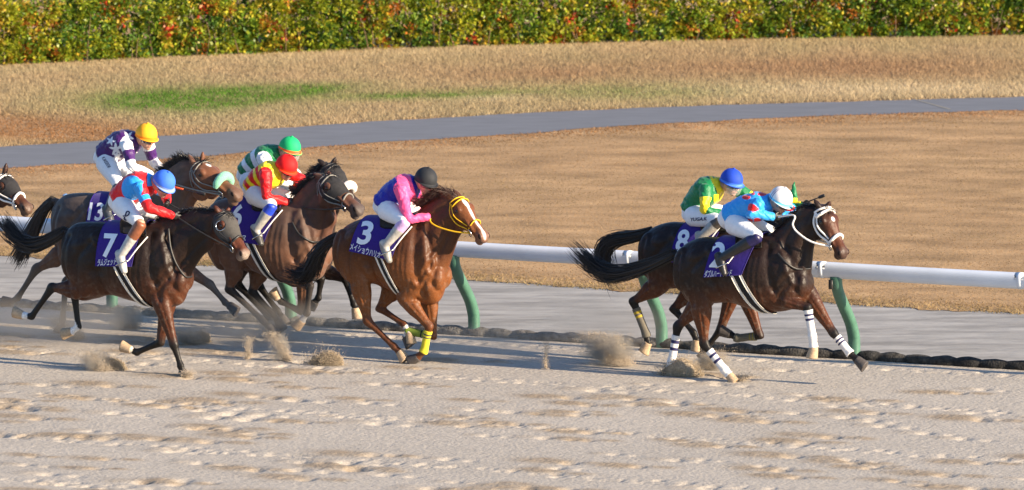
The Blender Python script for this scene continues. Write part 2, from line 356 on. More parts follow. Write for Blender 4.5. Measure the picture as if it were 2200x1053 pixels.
c = np.array([0.40, 0.245, 0.12]) * (1 - f1) + np.array([0.45, 0.315, 0.17]) * f1
mol = np.clip((f3 - .46) * 3.2, 0, 1) * .65; c = c * (1 - mol) + np.array([0.22, 0.17, 0.07]) * mol
pth = np.interp(px, *np.array(lo_px, float).T); mo = np.exp(-((py - pth) / 16) ** 2)[:, None]; c = c * (1 - .6 * mo) + np.array([0.40, 0.185, 0.085]) * .6 * mo
eg = np.interp(px, *np.array(edge_px, float).T); me_ = np.exp(-((py - eg) / 16) ** 2)[:, None]
c = c * (1 - .6 * me_) + (np.array([0.17, 0.14, 0.055]) * (1 - f2) + np.array([0.5, 0.38, 0.2]) * f2) * .6 * me_
c = c * rng.uniform(0.75, 1.2, (n, 1)) * (0.6 + 0.8 * f2)
h = rng.uniform(0.005, 0.013, n) * (1 + 3.6 * me_[:, 0] + 2.0 * mo[:, 0])
blades('lawn_grass', P, h, rng.uniform(0.008, 0.022, n), c, 1.2, 'short dry brown mown grass between the rail strip and the path')

# the hedge, its leaves in rosettes of their own colour
hx, hy = plerp([(x, y + 4) for x, y in hedge_px], 60); hb = np.array([gnd(x, y) for x, y in zip(hx, hy)])
hlen = np.concatenate([[0], np.cumsum(np.linalg.norm(np.diff(hb, axis=0), axis=1))])
hd = nrm(hb[-1] - hb[0]); hn = np.array([-hd[1], hd[0], 0])       # away from the camera
def hpt(s): return np.stack([np.interp(s, hlen, hb[:, k]) for k in range(3)], -1)
hedge = empty('hedge', Vector(hb[30]), 'long leafy hedge of yellow green leaves with red and orange tips behind the dry grass', 'hedge')
s_lo, s_hi = np.interp([-120, 2320], hx, hlen)
LV = []; LC = []
ncl = 4200
pal = np.array([[0.24, 0.29, 0.02], [0.33, 0.35, 0.025], [0.16, 0.25, 0.022], [0.08, 0.17, 0.025], [0.42, 0.32, 0.03], [0.42, 0.15, 0.025], [0.45, 0.05, 0.02]])
for k in range(ncl):
    s = rng.uniform(s_lo, s_hi); top = 1.12 + 0.16 * (vnoise(np.array(s * 1.3), np.array(0.5), 51) - 0.45) * 2
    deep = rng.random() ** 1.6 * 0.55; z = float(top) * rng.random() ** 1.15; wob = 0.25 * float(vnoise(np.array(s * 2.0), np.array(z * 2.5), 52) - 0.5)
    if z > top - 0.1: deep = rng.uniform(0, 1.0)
    c0 = hpt(np.array(s)) + hn * (deep + wob + 0.12 * (1 - z)) + UP * z
    hue = float(vnoise(np.array(s * 1.7), np.array(z * 2.2 + 7), 53)) + rng.normal(0, 0.10) + (z - 0.5) * 0.12
    w = np.array([2.4, 2.6, 2.2, 1.2, 1.2, 0.5, 0.14])
    if hue < 0.46: w = w * np.array([1.2, .7, 1.9, 2.4, .3, .1, .05])
    if hue > 0.56: w = w * np.array([1, 1.3, .5, .3, 1.8, 2.0, 2.2])
    base = pal[rng.choice(7, p=w / w.sum())]
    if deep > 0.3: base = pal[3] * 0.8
    nl = rng.integers(18, 34); ax = nrm(-hn * 0.8 + UP * rng.uniform(0, 1.0) + rng.normal(0, .4, 3)); rr = rng.uniform(0.07, 0.16)
    for q in range(nl):
        d = nrm(ax * rng.uniform(-0.1, 0.9) + rng.normal(0, 0.6, 3)); o = c0 + d * rr * rng.uniform(.2, 1); ln = rng.uniform(0.055, 0.098)
        sdv = nrm(np.cross(d, rng.normal(0, 1, 3) + ax)) * ln * 0.27
        nn = nrm(np.cross(d, sdv)) * ln * 0.10
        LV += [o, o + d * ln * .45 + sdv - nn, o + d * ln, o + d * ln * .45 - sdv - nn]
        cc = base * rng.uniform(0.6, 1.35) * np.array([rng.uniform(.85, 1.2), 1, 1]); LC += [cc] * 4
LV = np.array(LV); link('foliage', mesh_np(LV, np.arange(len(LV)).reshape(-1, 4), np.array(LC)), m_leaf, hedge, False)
for k in range(95):
    s = rng.uniform(s_lo, s_hi); b0 = hpt(np.array(s)) + hn * rng.uniform(-0.02, 0.3); tp = b0 + UP * rng.uniform(.3, .8) + np.array([rng.normal(0, .1), 0, 0])
    MB().add(*tube([b0 - UP * .02, (b0 + tp) / 2 + rng.normal(0, .03, 3), tp], [0.010, 0.008, 0.004], 5, 2)).build('stem', m_stem, hedge)

# running rail: white tube on leaning green posts
railing = empty('running_rail', Vector(R0), 'white plastic running rail on curved green posts along the inside of the track', 'rail')
RU = UP * math.cos(R(14)) - LAT * math.sin(R(14)); RV = LAT * math.cos(R(14)) + UP * math.sin(R(14)); RL = -0.53; RZ = 1.035; sp = float(np.mean(np.diff([ab(gnd(*p))[0] for p in POSTPX]))); a_mid = float(np.mean([ab(gnd(*p))[0] for p in POSTPX]))
def plane_pt(px, py, lat, O=R0):
    d = ray(px, py); t = ((O + LAT * lat - EYE) @ LAT) / (d @ LAT); return EYE + d * t
ja = [ab(plane_pt(1767, 580, RL))[0]]; ja = [ja[0] + sp * k for k in range(-7, 4)]
for k in range(len(ja) - 1):
    c0 = R0 + FWD * (ja[k] + .004) + LAT * RL + UP * RZ; c1 = R0 + FWD * (ja[k + 1] - .004) + LAT * RL + UP * RZ
    W = MB().add(*loft([c0, c0 * .99 + c1 * .01, (c0 + c1) / 2 - UP * .003, c0 * .01 + c1 * .99, c1], [RU * .089] * 5, [RV * .062] * 5, 24, 2, 2.7, 0.1))
    sec = W.build('rail_section', M['rail'], railing)
    MB().add(*loft([c1 - FWD * .022, c1 + FWD * .022], [RU * .0925] * 2, [RV * .065] * 2, 24, 2, 2.7, 0.1)).build('joint_collar', M['rail'], sec)
for k in range(-5, 5):
    p0 = R0 + FWD * (a_mid + sp * k)
    prof = [(0, -.05), (0, .18), (-.03, .28), (-.10, .40), (-.21, .52), (-.33, .64), (-.44, .76), (-.51, .87), (-.53, .97)]
    pts = [p0 + LAT * d + UP * z for d, z in prof]
    rad = [(.058, .066)] * 3 + [(.058, .064)] * 3 + [(.056, .062), (.054, .064), (.05, .07)]
    po = MB().add(*limb(pts, rad, FWD, 20, 4, 2.6, 0.1)).build('post', M['post'], railing)
    cl = pts[7] - FWD * .045 - LAT * .045 + UP * .01
    MB().add(*loft([cl - UP * .05, cl + UP * .05], [FWD * .026] * 2, [LAT * .03] * 2, 12, 2, 4, .1)).build('clip', M['black_strap'], po)
roll = MB(); sv = np.arange(-16, 16, 0.03); ph = np.cumsum(0.03 / (0.26 + 0.10 * vnoise(sv * .8, sv * 0, 61)))
rr = 0.038 + 0.024 * np.abs(np.sin(np.pi * ph)) ** 0.7 + 0.012 * vnoise(sv * 2, sv * 0, 62)
rc = R0[None] + sv[:, None] * FWD + (0.03 * (vnoise(sv * 1.5, sv * 0, 63) - .5))[:, None] * LAT + np.array([0, 0, .024])
an = np.linspace(0, 2 * np.pi, 14, endpoint=False)
V = rc[:, None, :] + rr[:, None, None] * (np.cos(an)[None, :, None] * LAT * 1.15 + np.sin(an)[None, :, None] * UP)
V = V + (vnoise(sv[:, None] * 9 + 0 * an, an[None] * 1.5 + 0 * sv[:, None], 64)[..., None] - .5) * .02 * UP
k = len(sv); ii = np.arange(k * 14).reshape(k, 14); j2 = np.roll(ii, -1, 1)
dst = np.clip(.75 - .16 * (sv - 1.0) + .8 * (vnoise(sv * 1.3, sv * 0, 65) - .5), 0.02, 1)[:, None, None] * (0.6 + .8 * vnoise(sv[:, None] * 14 + 0 * an, an[None] * 2 + 0 * sv[:, None], 66)[..., None])
cr = np.array([.026, .025, .024]) * (1 - np.clip(dst, 0, 1)) + np.array([.17, .155, .135]) * np.clip(dst, 0, 1)
ro = link('kerb_roll', mesh_np(V.reshape(-1, 3), np.stack([ii[:-1], j2[:-1], j2[1:], ii[1:]], -1).reshape(-1, 4), cr.reshape(-1, 3)), m_roll)
tag(ro, 'lumpy black fabric roll lying along the foot of the rail posts', 'kerb roll')
pp = gnd(140, 421); mb = MB(); mb.add(*ell(pp + UP * .014, [np.array([.034, 0, .004]), np.array([0, .03, .006]), np.array([.006, 0, .014])], 7, 5))
sc_ = mb.build('litter', material('pale_blue_paper', (0.20, 0.38, 0.65), 0.7), None, False, False); tag(sc_, 'small pale blue scrap of litter on the brown lawn above the dusty horse', 'litter')

# ================================================================== THE HORSES
class Frame:                                                      # a horse's own upright middle plane, standing on the ground
    def __init__(s, contact, lat=0.0, yaw=0.0):
        s.f = np.array([FWD[0] * math.cos(yaw) + LAT[0] * math.sin(yaw), FWD[1] * math.cos(yaw) + LAT[1] * math.sin(yaw), 0])
        s.l = np.array([-s.f[1], s.f[0], 0]); g = gnd(*contact); s.O = g - s.l * lat
    def P(s, px, py, lat=0.0):
        d = ray(px, py); t = ((s.O + s.l * lat - EYE) @ s.l) / (d @ s.l); return EYE + d * t
    def loc(s, p): q = np.asarray(p) - s.O; return q @ s.f, q @ s.l, q[..., 2]
    def w(s, a, b, z): return s.O + s.f * a + s.l * b + UP * z
def shift(spec, dx, dy):
    def mv(v):
        if isinstance(v, tuple) and len(v) >= 2 and all(isinstance(q, (int, float)) for q in v): return (v[0] + dx, v[1] + dy) + v[2:]
        if isinstance(v, list): return [mv(q) for q in v]
        if isinstance(v, dict): return {k: mv(q) for k, q in v.items()}
        if isinstance(v, tuple): return tuple(mv(q) for q in v)
        return v
    return mv(spec)
HEADP = [  # t along the face, rise above the face line, depth under it, half width (for a 0.58 m face)
    (-.06, -.035, .120, .055), (.06, .0, .170, .085), (.18, .012, .228, .104), (.30, .014, .250, .108), (.42, .006, .228, .092),
    (.54, -.004, .176, .068), (.66, -.006, .136, .055), (.78, -.002, .118, .050), (.89, .0, .116, .056), (.97, -.012, .106, .052), (1.02, -.03, .090, .040)]
LEGH = [.17, .17, .125]
class Horse: pass
def wrap(fr, bvh, back, front, zb, nu, nv, off, full=None, zc=1.12, a0=0.0, side_lat=-.27, blur=2):
    # a sheet laid round the barrel: back/front = (top px, bottom px); angles measured from straight up
    bt, bb = fr.loc(fr.P(*back[0]))[0], fr.loc(fr.P(*back[1], side_lat))[0]
    ft, fb = fr.loc(fr.P(*front[0]))[0], fr.loc(fr.P(*front[1], side_lat))[0]
    if full is None:
        zbb = fr.loc(fr.P(*back[1], side_lat))[2]; zfb = fr.loc(fr.P(*front[1], side_lat))[2]
    us, vs = np.linspace(0, 1, nu), np.linspace(0, 1, nv); Rr = np.zeros((nu, nv)); D = np.zeros((nu, nv, 3)); C = np.zeros((nu, nv, 3))
    for i, u in enumerate(us):
        if full is None: thm = math.atan2(-side_lat, (zbb * (1 - u) + zfb * u) - zc); th0, th1 = -thm, thm
        else: th0, th1 = full, 2 * math.pi - full
        for j, v in enumerate(vs):
            th = th0 + (th1 - th0) * v
            tv = abs(th) / thm if full is None else (1 - abs(th - math.pi) / (math.pi - full))
            s_ = (bt * (1 - tv) + bb * tv) * (1 - u) + (ft * (1 - tv) + fb * tv) * u
            c = fr.w(s_, 0, zc); d = -fr.l * math.sin(th) + UP * math.cos(th)
            hit = bvh.ray_cast(Vector(c + d * 1.0), Vector(-d), 1.0)
            Rr[i, j] = np.linalg.norm(np.array(hit[0]) - c) if hit[0] is not None else .3
            D[i, j] = d; C[i, j] = c
    for _ in range(blur):
        Q = Rr.copy(); Q[1:-1] = (Rr[:-2] + Rr[1:-1] + Rr[2:]) / 3; Q[:, 1:-1] = (Q[:, :-2] + Q[:, 1:-1] + Q[:, 2:]) / 3; Rr = np.maximum(Q, Rr - .01)
    P = C + D * (Rr + off)[..., None]
    return P, D
def grid_mesh(P, thick_dir=None, th=0.006):
    nu, nv = P.shape[:2]; ii = np.arange(nu * nv).reshape(nu, nv)
    Fq = np.stack([ii[:-1, :-1], ii[1:, :-1], ii[1:, 1:], ii[:-1, 1:]], -1).reshape(-1, 4)
    V = P.reshape(-1, 3)
    if thick_dir is not None:
        V2 = (P - thick_dir * th).reshape(-1, 3); n = len(V); bd = []
        e = list(ii[0]) + list(ii[1:, -1]) + list(ii[-1, -2::-1]) + list(ii[-2:0:-1, 0])
        bd = [(e[k], e[(k + 1) % len(e)], e[(k + 1) % len(e)] + n, e[k] + n) for k in range(len(e))]
        Fq = np.concatenate([Fq[:, ::-1], Fq + n, np.array(bd)]); V = np.concatenate([V, V2])
    return V, Fq
def decal(text, o, xv, yv, bvhs, mat, name, parent, off=0.005, bold=0.0, cut=0.05):
    # lettering printed on cloth: glyph outlines laid on the surface below them; o, xv, yv = baseline start and em vectors
    cu = bpy.data.curves.new('t', 'FONT'); cu.body = text; cu.size = 1; cu.offset = bold; cu.resolution_u = 4
    ob = bpy.data.objects.new('t', cu); COL.objects.link(ob); dg = bpy.context.evaluated_depsgraph_get(); dg.update()
    me = bpy.data.meshes.new_from_object(ob.evaluated_get(dg)); bpy.data.objects.remove(ob); bpy.data.curves.remove(cu)
    bm = bmesh.new(); bm.from_mesh(me); bmesh.ops.triangulate(bm, faces=bm.faces[:])
    for _ in range(3):
        e = [q for q in bm.edges if q.calc_length() > cut * 1.5]
        if not e: break
        bmesh.ops.subdivide_edges(bm, edges=e, cuts=1); bmesh.ops.triangulate(bm, faces=bm.faces[:])
    wid = max(v.co.x for v in bm.verts) - min(v.co.x for v in bm.verts); x0 = min(v.co.x for v in bm.verts)
    dead = []
    for v in bm.verts:
        px = o[0] + (v.co.x - x0) * xv[0] + v.co.y * yv[0]; py = o[1] + (v.co.x - x0) * xv[1] + v.co.y * yv[1]
        d = Vector(ray(px, py)).normalized(); best = None
        for bv in bvhs:
            h = bv.ray_cast(Vector(EYE), d)
            if h[0] is not None and (best is None or h[3] < best[3]): best = h
        if best is None: dead.append(v); continue
        n = best[1] if best[1].dot(d) < 0 else -best[1]; v.co = best[0] + n * off - d * off * .5
    bmesh.ops.delete(bm, geom=dead, context='VERTS'); bm.to_mesh(me); bm.free()
    return link(name, me, mat, parent, False)

def pl_param(V, pts):                                             # distance to a polyline and how far along it
    best = np.full(len(V), 9.0); par = np.zeros(len(V)); L = [np.linalg.norm(pts[i + 1] - pts[i]) for i in range(len(pts) - 1)]; tot = sum(L); acc = 0
    for i in range(len(pts) - 1):
        d = (pts[i + 1] - pts[i]); t = np.clip((V - pts[i]) @ d / (d @ d), 0, 1); q = np.linalg.norm(V - pts[i] - t[:, None] * d, axis=1)
        k = q < best; best[k] = q[k]; par[k] = (acc + t[k] * L[i]) / tot; acc += L[i]
    return best, par
def leg_points(fr, js, side, kind):
    sg = -1 if side == 'N' else 1
    if kind == 'H': lats = [.12, .14, .115, .10, .10, .10]
    else: lats = [.13, .115, .105, .10, .10]
    return [fr.P(j[0], j[1], (j[2] if len(j) > 2 else sg * l)) for j, l in zip(js, lats)]
def build_horse(sp):
    h = Horse(); h.sp = sp
    fr = h.fr = Frame(sp['contact'], sp.get('clat', 0.0), sp.get('yaw', 0.0)); k = sp.get('scale', 1.0)
    root = h.root = empty('racehorse', Vector(fr.O), sp['label'], 'horse', 'racehorses galloping along the rail')
    mb = MB(); P = fr.P; legs = {}
    T = sp['trunk']; C = []; U = []
    for (tp, bt, w) in T: a, b = P(*tp), P(*bt); C.append((a + b) / 2); U.append((a - b) / 2)
    mb.add(*loft(C, U, [fr.l * t[2] * k for t in T], 28, 5, 2.15, .35)); h.trunkbvh = bvh_of(mb.mesh())
    Ns = sp['neck']; C = []; U = []
    hp, hn_ = sp['head'][:2]; psi = R(sp['head'][2]) if len(sp['head']) > 2 else R(14)
    for (tp, bt, w) in Ns: a, b = P(*tp), P(*bt); C.append((a + b) / 2); U.append((a - b) / 2)
    # head frame
    Pt = P(*hp); hl = np.linalg.norm(P(*hn_) - Pt); fh = fr.f * math.cos(psi) - fr.l * math.sin(psi); lh = fr.l * math.cos(psi) + fr.f * math.sin(psi)
    Nt = P(*hn_); Nt = P(*hn_, -math.sin(psi) * abs(fr.loc(Nt)[0] - fr.loc(Pt)[0]))
    a = nrm(Nt - Pt); L = np.linalg.norm(Nt - Pt); lh = nrm(lh - a * (lh @ a)); n = np.cross(lh, a); n = n if n @ (fh + UP) > 0 else -n
    q = L / .58 * sp.get('headfat', 1.2); h.head = dict(Pt=Pt, a=a, n=n, l=lh, L=L, q=q)
    hs = np.array(HEADP)
    def hsec(t):
        tp, bt, w = [np.interp(t, hs[:, 0], hs[:, i]) for i in (1, 2, 3)]
        c = Pt + a * L * t + n * (tp - bt) / 2 * q; return c, n * (tp + bt) / 2 * q, lh * w * q
    def hpt(t, ang, off=0.0):                                      # ang 0 = front of the face, 90 = near cheek, -90 = far cheek
        c, u, v = hsec(t); A = R(ang); p = 2.3
        cx = np.sign(math.cos(A)) * abs(math.cos(A)) ** (2 / p); sx = np.sign(math.sin(A)) * abs(math.sin(A)) ** (2 / p)
        d = u * cx - v * sx; return c + d + nrm(d) * off
    h.hpt = hpt
    C2 = [hsec(t)[0] for t in hs[:, 0]]; mb.add(*loft(C2, [hsec(t)[1] for t in hs[:, 0]], [hsec(t)[2] for t in hs[:, 0]], 24, 4, 2.3, .55))
    c0, u0, v0 = hsec(.10); C.append(c0 - a * L * .05); U.append(u0 * .95)                # neck runs into the poll
    ws = [s_[2] for s_ in Ns] + [.075]
    mb.add(*loft(C, U, [fr.l * w * k for w in ws[:-1]] + [lh * ws[-1]], 24, 5, 2.1, .3))
    for s_ in (1, -1):                                             # jowl, brow, nostril rim, lips
        mb.add(*ell(hsec(.30)[0] - n * .055 * q + lh * s_ * .055 * q, [a * .105 * q, lh * .045 * q, n * .095 * q]))
        mb.add(*ell(hpt(.245, s_ * 50, -.012), [a * .046 * q, lh * .03 * q, n * .03 * q], 12, 8))
        mb.add(*ell(hpt(.92, s_ * 62, -.010), [a * .042 * q, lh * .020 * q, n * .028 * q], 12, 8))
        mb.add(*ell(hpt(.5, s_ * 60, -.012), [a * .16 * q, lh * .02 * q, n * .016 * q], 12, 8))
    mb.add(*ell(hsec(.93)[0] - n * .055 * q - a * .0, [a * .045 * q, lh * .042 * q, n * .032 * q], 12, 8))
    ears = sp.get('ears', (None, None))
    for s_, e in zip((1, -1), ears):
        b0 = hpt(.0, s_ * 42, -.02)
        tipd = nrm(-a * .75 + n * .45 - lh * s_ * -.0) if e is None else None
        tip = b0 + tipd * .16 * q if e is None else fr.P(*e, -s_ * .05)
        d = nrm(tip - b0); ln = np.linalg.norm(tip - b0); vv = nrm(lh - d * (lh @ d)); uu = np.cross(d, vv)
        if abs(uu @ n) < 0: uu = vv
        mb.add(*loft([b0 - d * .03, b0 + d * ln * .25, b0 + d * ln * .55, b0 + d * ln * .82, b0 + d * ln], [uu * r_ for r_ in (.022, .028, .026, .017, .004)], [vv * r_ for r_ in (.030, .037, .034, .021, .004)], 14, 4, 2, .3))
    # legs
    legpaths = []; h.legs = {}
    for key, js in sp['legs'].items():
        sg = -1 if key[0] == 'N' else 1; pts = leg_points(fr, js, key[0], key[1])
        if key[1] == 'H':
            hip, sti, hock, fet, cor, toe = pts
            if len(js[0]) < 3: pass
            ch = []
            def seg(A, B, l):
                for f_, r_ in l: ch.append((A + (B - A) * f_, (r_[0] * k, r_[1] * k)))
            ch.append((hip, (.17 * k, .11 * k))); seg(hip, sti, [(.5, (.175, .115))])
            ch.append((sti * .97 + hip * .03, (.125 * k, .09 * k))); seg(sti, hock, [(.3, (.118, .08)), (.6, (.080, .056)), (.84, (.055, .042))])
            ch.append((hock, (.060 * k, .046 * k))); seg(hock, fet, [(.22, (.041, .034)), (.55, (.034, .029)), (.85, (.035, .030))])
            ch.append((fet, (.044 * k, .037 * k))); seg(fet, cor, [(.5, (.036, .031))]); ch.append((cor, (.046 * k, .043 * k)))
            u1, u2 = nrm(sti - hock), nrm(fet - hock); back = nrm(-(u1 + u2))
            if back @ fr.f > 0.3: back = -fr.f
            mb.add(*ell(hock + back * .036 + u1 * .035, [u1 * .060, fr.l * .026, back * .030], 12, 8))
            mb.add(*ell(sti * .72 + hip * .28 + nrm(hip - hock) * .02, [nrm(hip - sti) * .17, fr.l * .10, nrm(np.cross(hip - sti, fr.l)) * .13], 14, 10))
            low = [hock * .75 + sti * .25, hock, fet, cor]
        else:
            elb, kn, fet, cor, toe = pts; sh = P(*T[6][0]) * .42 + P(*T[6][1]) * .58 + fr.l * sg * .115
            ch = [(sh, (.14 * k, .075 * k)), (elb * .5 + sh * .5, (.145 * k, .085 * k)), (elb, (.115 * k, .082 * k))]
            def seg(A, B, l):
                for f_, r_ in l: ch.append((A + (B - A) * f_, (r_[0] * k, r_[1] * k)))
            seg(elb, kn, [(.3, (.092, .07)), (.62, (.066, .052)), (.86, (.052, .046))]); ch.append((kn, (.054 * k, .048 * k)))
            seg(kn, fet, [(.2, (.041, .036)), (.55, (.033, .029)), (.85, (.035, .031))]); ch.append((fet, (.044 * k, .038 * k)))
            seg(fet, cor, [(.5, (.036, .032))]); ch.append((cor, (.047 * k, .044 * k)))
            low = [kn * .8 + elb * .2, kn, fet, cor]
        mb.add(*limb([c[0] for c in ch], [c[1] for c in ch], fr.l, 18, 4, 2.1, .3))
        legpaths.append(low); h.legs[key] = dict(low=low, cor=cor, toe=toe, fet=fet, kn=(hock if key[1] == 'H' else kn), up=(sti if key[1] == 'H' else elb))
    # muscles standing a little proud of the barrel and chest
    tr = lambda i: (P(*T[i][0]), P(*T[i][1]))
    t6, b6 = tr(6); t2, b2 = tr(2); t7, b7 = tr(7); t1, b1 = tr(1)
    for s_ in (-1, 1):
        o = fr.l * s_
        c = t6 * .42 + b6 * .58; mb.add(*ell(c + o * .155, [nrm(fr.f * .5 + UP * .8) * .23, o * .09, nrm(fr.f * .8 - UP * .5) * .115]))
        c = t6 * .30 + b6 * .70 - fr.f * .10; mb.add(*ell(c + o * .16, [nrm(fr.f * .75 - UP * .3) * .15, o * .085, UP * .10]))
        c = t7 * .38 + b7 * .62; mb.add(*ell(c + o * .085 + fr.f * .03, [fr.f * .09, o * .085, UP * .14]))
        c = t2 * .70 + b2 * .30 - fr.f * .02; mb.add(*ell(c + o * .13, [fr.f * .20, o * .12, UP * .12]))
        c = t1 * .55 + b1 * .45; mb.add(*ell(c + o * .12, [fr.f * .13, o * .125, UP * .26]))
        t3, b3 = tr(3); c = t3 * .72 + b3 * .28 - fr.f * .06; mb.add(*ell(c + o * .20, [nrm(fr.f + UP * -.5) * .08, o * .055, UP * .05], 12, 8))
    if 'tail' in sp:
        tp = [P(*q) for q in sp['tail']]; mb.add(*tube([tp[0] + fr.f * .08, tp[0], tp[0] * .6 + tp[1] * .4], [.035, .035, .028], 10, 3))
    me = remesh(mb.mesh(), sp.get('vox', 0.0115), 7); V = co(me)
    nz = np.empty(len(V) * 3, np.float32); me.vertices.foreach_get('normal', nz); nz = nz.reshape(-1, 3); la, ll, lz = fr.loc(V)
    def tv(i, v): i0 = min(int(i), 7); t_ = i - i0; A = P(*T[i0][0]) * (1 - v) + P(*T[i0][1]) * v; B = P(*T[i0 + 1][0]) * (1 - v) + P(*T[i0 + 1][1]) * v; q_ = A * (1 - t_) + B * t_; a_ = fr.loc(q_); return np.array([a_[0], a_[2]])
    def nv_(i, v): q_ = P(*Ns[i][0]) * (1 - v) + P(*Ns[i][1]) * v; a_ = fr.loc(q_); return np.array([a_[0], a_[2]])
    L2 = np.stack([la, lz], 1); dsp = np.zeros(len(V)); sidew = np.clip((np.abs(ll) - .05) / .05, 0, 1)
    def crease(pl_, w_, dep):
        dd_, _ = pl_param(L2, cat_rom(np.array(pl_), 4)); return dep * np.exp(-(dd_ / w_) ** 2) * sidew
    for pl_, w_, dep in (([tv(6.5, .08), tv(7.3, .45), tv(7.1, .72)], .035, -.020), ([tv(5.5, .12), tv(5.6, .5), tv(5.9, .86)], .045, -.024), ([tv(6.0, .08), tv(6.6, .38), tv(7.2, .62)], .035, .016),
                         ([tv(6.9, .42), tv(6.3, .6), tv(5.8, .72)], .03, -.018), ([tv(6.7, .62), tv(6.2, .74), tv(6.0, .9)], .026, -.014), ([tv(3.0, .30), tv(2.8, .62)], .075, -.036), ([tv(2.5, .16), tv(3.1, .22)], .04, .016), ([tv(.9, .15), tv(.6, .55), tv(.9, 1.0)], .03, -.020),
                         ([tv(2.3, .25), tv(1.5, .5), tv(1.5, .98)], .034, -.020), ([tv(2.5, .62), tv(3.0, 1.0)], .045, -.030), ([tv(1.2, .28), tv(1.1, .6), tv(1.3, .95)], .04, .010),
                         ([nv_(3, .75), nv_(2, .80), nv_(1, .82), nv_(0, .80)], .028, -.020), ([nv_(3, .55), nv_(2, .56), nv_(1, .58), nv_(0, .60)], .045, .012), ([nv_(3, .30), nv_(2, .33), nv_(1, .36), nv_(0, .42)], .035, -.012)):
        dsp += crease(pl_, w_, dep)
    for k_ in range(7): dsp += crease([tv(3.5 + k_ * .28, .28), tv(3.35 + k_ * .28, .55), tv(3.4 + k_ * .28, .85)], .022, .0045)
    dsp += .010 * (vnoise(la * 7, lz * 6 + 5 * (ll > 0), 73, 2) - .5) * sidew * np.clip((lz - .5) / .3, 0, 1) * (la < fr.loc(Pt)[0] - .1)
    for key, g_ in h.legs.items():                                # tendon and muscle lines down the limbs
        A, B = g_['up'], g_['kn']; dd_, tt_ = pl_param(V, [A, B]); pr = nrm(np.cross(B - A, fr.l)); o_ = (V - A) @ pr; okk = (dd_ < .13) & (tt_ > .02) & (tt_ < .98)
        rl = .085 * (1 - tt_) + .05 * tt_
        for c_ in (-.35, .35): dsp -= .008 * np.exp(-((o_ - c_ * rl) / .014) ** 2) * okk * np.sin(np.pi * tt_)
    V = V + nz * dsp[:, None]; me.vertices.foreach_set('co', V.astype(np.float32).ravel()); me.update(); h.bvh = bvh_of(me)
    px, py = proj(V); la, ll, lz = fr.loc(V)
    base = np.array(sp['coat']); col = np.tile(base, (len(V), 1)); dk = np.array(sp.get('points', (.010, .008, .007)))
    top = sp.get('topline', None)
    if top is not None:                                            # darker hair along back and neck of a bay
        w_ = np.clip((lz - sp.get('topz', .92) + .25 * (vnoise(la * 2.2, lz * 2.2, 72) - .5)) / .30, 0, 1)[:, None] * sp.get('topamt', .88); w_ = w_ * (1 - .75 * np.clip((la - fr.loc(Pt)[0] + .02) / .12, 0, 1))[:, None]; col = col * (1 - w_) + np.array(top) * w_
    if 'headcoat' in sp:
        w_ = np.clip((la - fr.loc(Pt)[0] + .22) / .22, 0, 1)[:, None] * (lz > 1.2)[:, None]; col = col * (1 - w_) + np.array(sp['headcoat']) * w_
    spl = np.clip((vnoise(la * 38, lz * 38 + ll * 21, 75, 2) - .60) * 6, 0, 1) * np.clip((1.25 - lz) / .7, 0, 1) * sp.get('splash', .35); col = col * (1 - spl[:, None]) + np.array([.20, .155, .115]) * spl[:, None]
    for low in legpaths:
        lp = cat_rom(low, 8); d2 = ((V[:, None, :] - lp[None]) ** 2).sum(-1); i = d2.argmin(1); dm = np.sqrt(d2.min(1))
        near = np.clip((.13 - dm) / .05, 0, 1); ww = np.clip(i / 8.0, 0, 1) * near * sp.get('pointamt', 1.0); col = col * (1 - ww[:, None]) + dk * ww[:, None]
    hv = V - Pt; ht = hv @ a / L; hd2 = ((V - (Pt + a * L * .5)) ** 2).sum(1); hm = np.sqrt(hd2) < .45
    mz = np.clip((ht - sp.get('muz0', .80)) / .14, 0, 1) * hm * sp.get('muzz', .8); col = col * (1 - mz[:, None]) + np.array(sp.get('muzzle', (.03, .024, .022))) * mz[:, None]
    for (t0, ang, rt, ra, c_, amt) in sp.get('facemarks', []):       # blaze, star, eye rims in face coordinates
        c, u, v = hsec(np.clip(t0, 0, 1)); lx = (V - Pt) @ lh; front = ((V - (Pt + a * L * ht[:, None])) @ n)
        m_ = np.clip(1.6 - 1.6 * np.sqrt(((ht - t0) / rt) ** 2 + ((lx - ang) / ra) ** 2), 0, 1); m_ = np.clip(m_ * 2, 0, 1) * (front > -.07) * hm * amt
        col = col * (1 - m_[:, None]) + np.array(c_) * m_[:, None]
    for (key, f0, f1, c_) in sp.get('socks', []):                   # white pasterns
        g_ = h.legs[key]; A, B = g_['fet'], g_['cor']; d = nrm(B - A); t = (V - A) @ d / np.linalg.norm(B - A); dist = np.linalg.norm(V - A - np.outer((V - A) @ d, d), axis=1)
        m_ = ((t > f0) & (t < f1) & (dist < .075)); col[m_] = c_
    col = col * (0.9 + .2 * vnoise(la * 7 + lz * 3, lz * 7 + ll * 9, 71))[:, None]
    setcol(me, col); h.me = me
    body = h.body = link('body', me, M[sp.get('coatmat', 'coat')], root)
    # hooves, eyes, nostrils
    for key, g_ in h.legs.items():
        cor, toe = g_['cor'], g_['toe']; d = nrm(toe - cor); pz = nrm(cor - g_['fet']); ll_ = max(.07, min(.11, np.linalg.norm(toe - cor)))
        fw = nrm(np.cross(fr.l, d)); fw = fw if fw @ pz > 0 or abs(fw @ pz) < .2 else -fw
        sl = fr.l - d * (fr.l @ d)
        hb_ = MB().add(*loft([cor - d * .012, cor + d * .012, cor + d * ll_ * .6 + fw * .008, cor + d * ll_ + fw * .014], [fw * .046, fw * .050, fw * .059, fw * .066], [sl * .043, sl * .047, sl * .054, sl * .060], 18, 3, 2.1, .05))
        hb_.build('hoof', M[sp.get('hoofmat', {}).get(key, 'hoof')], root)
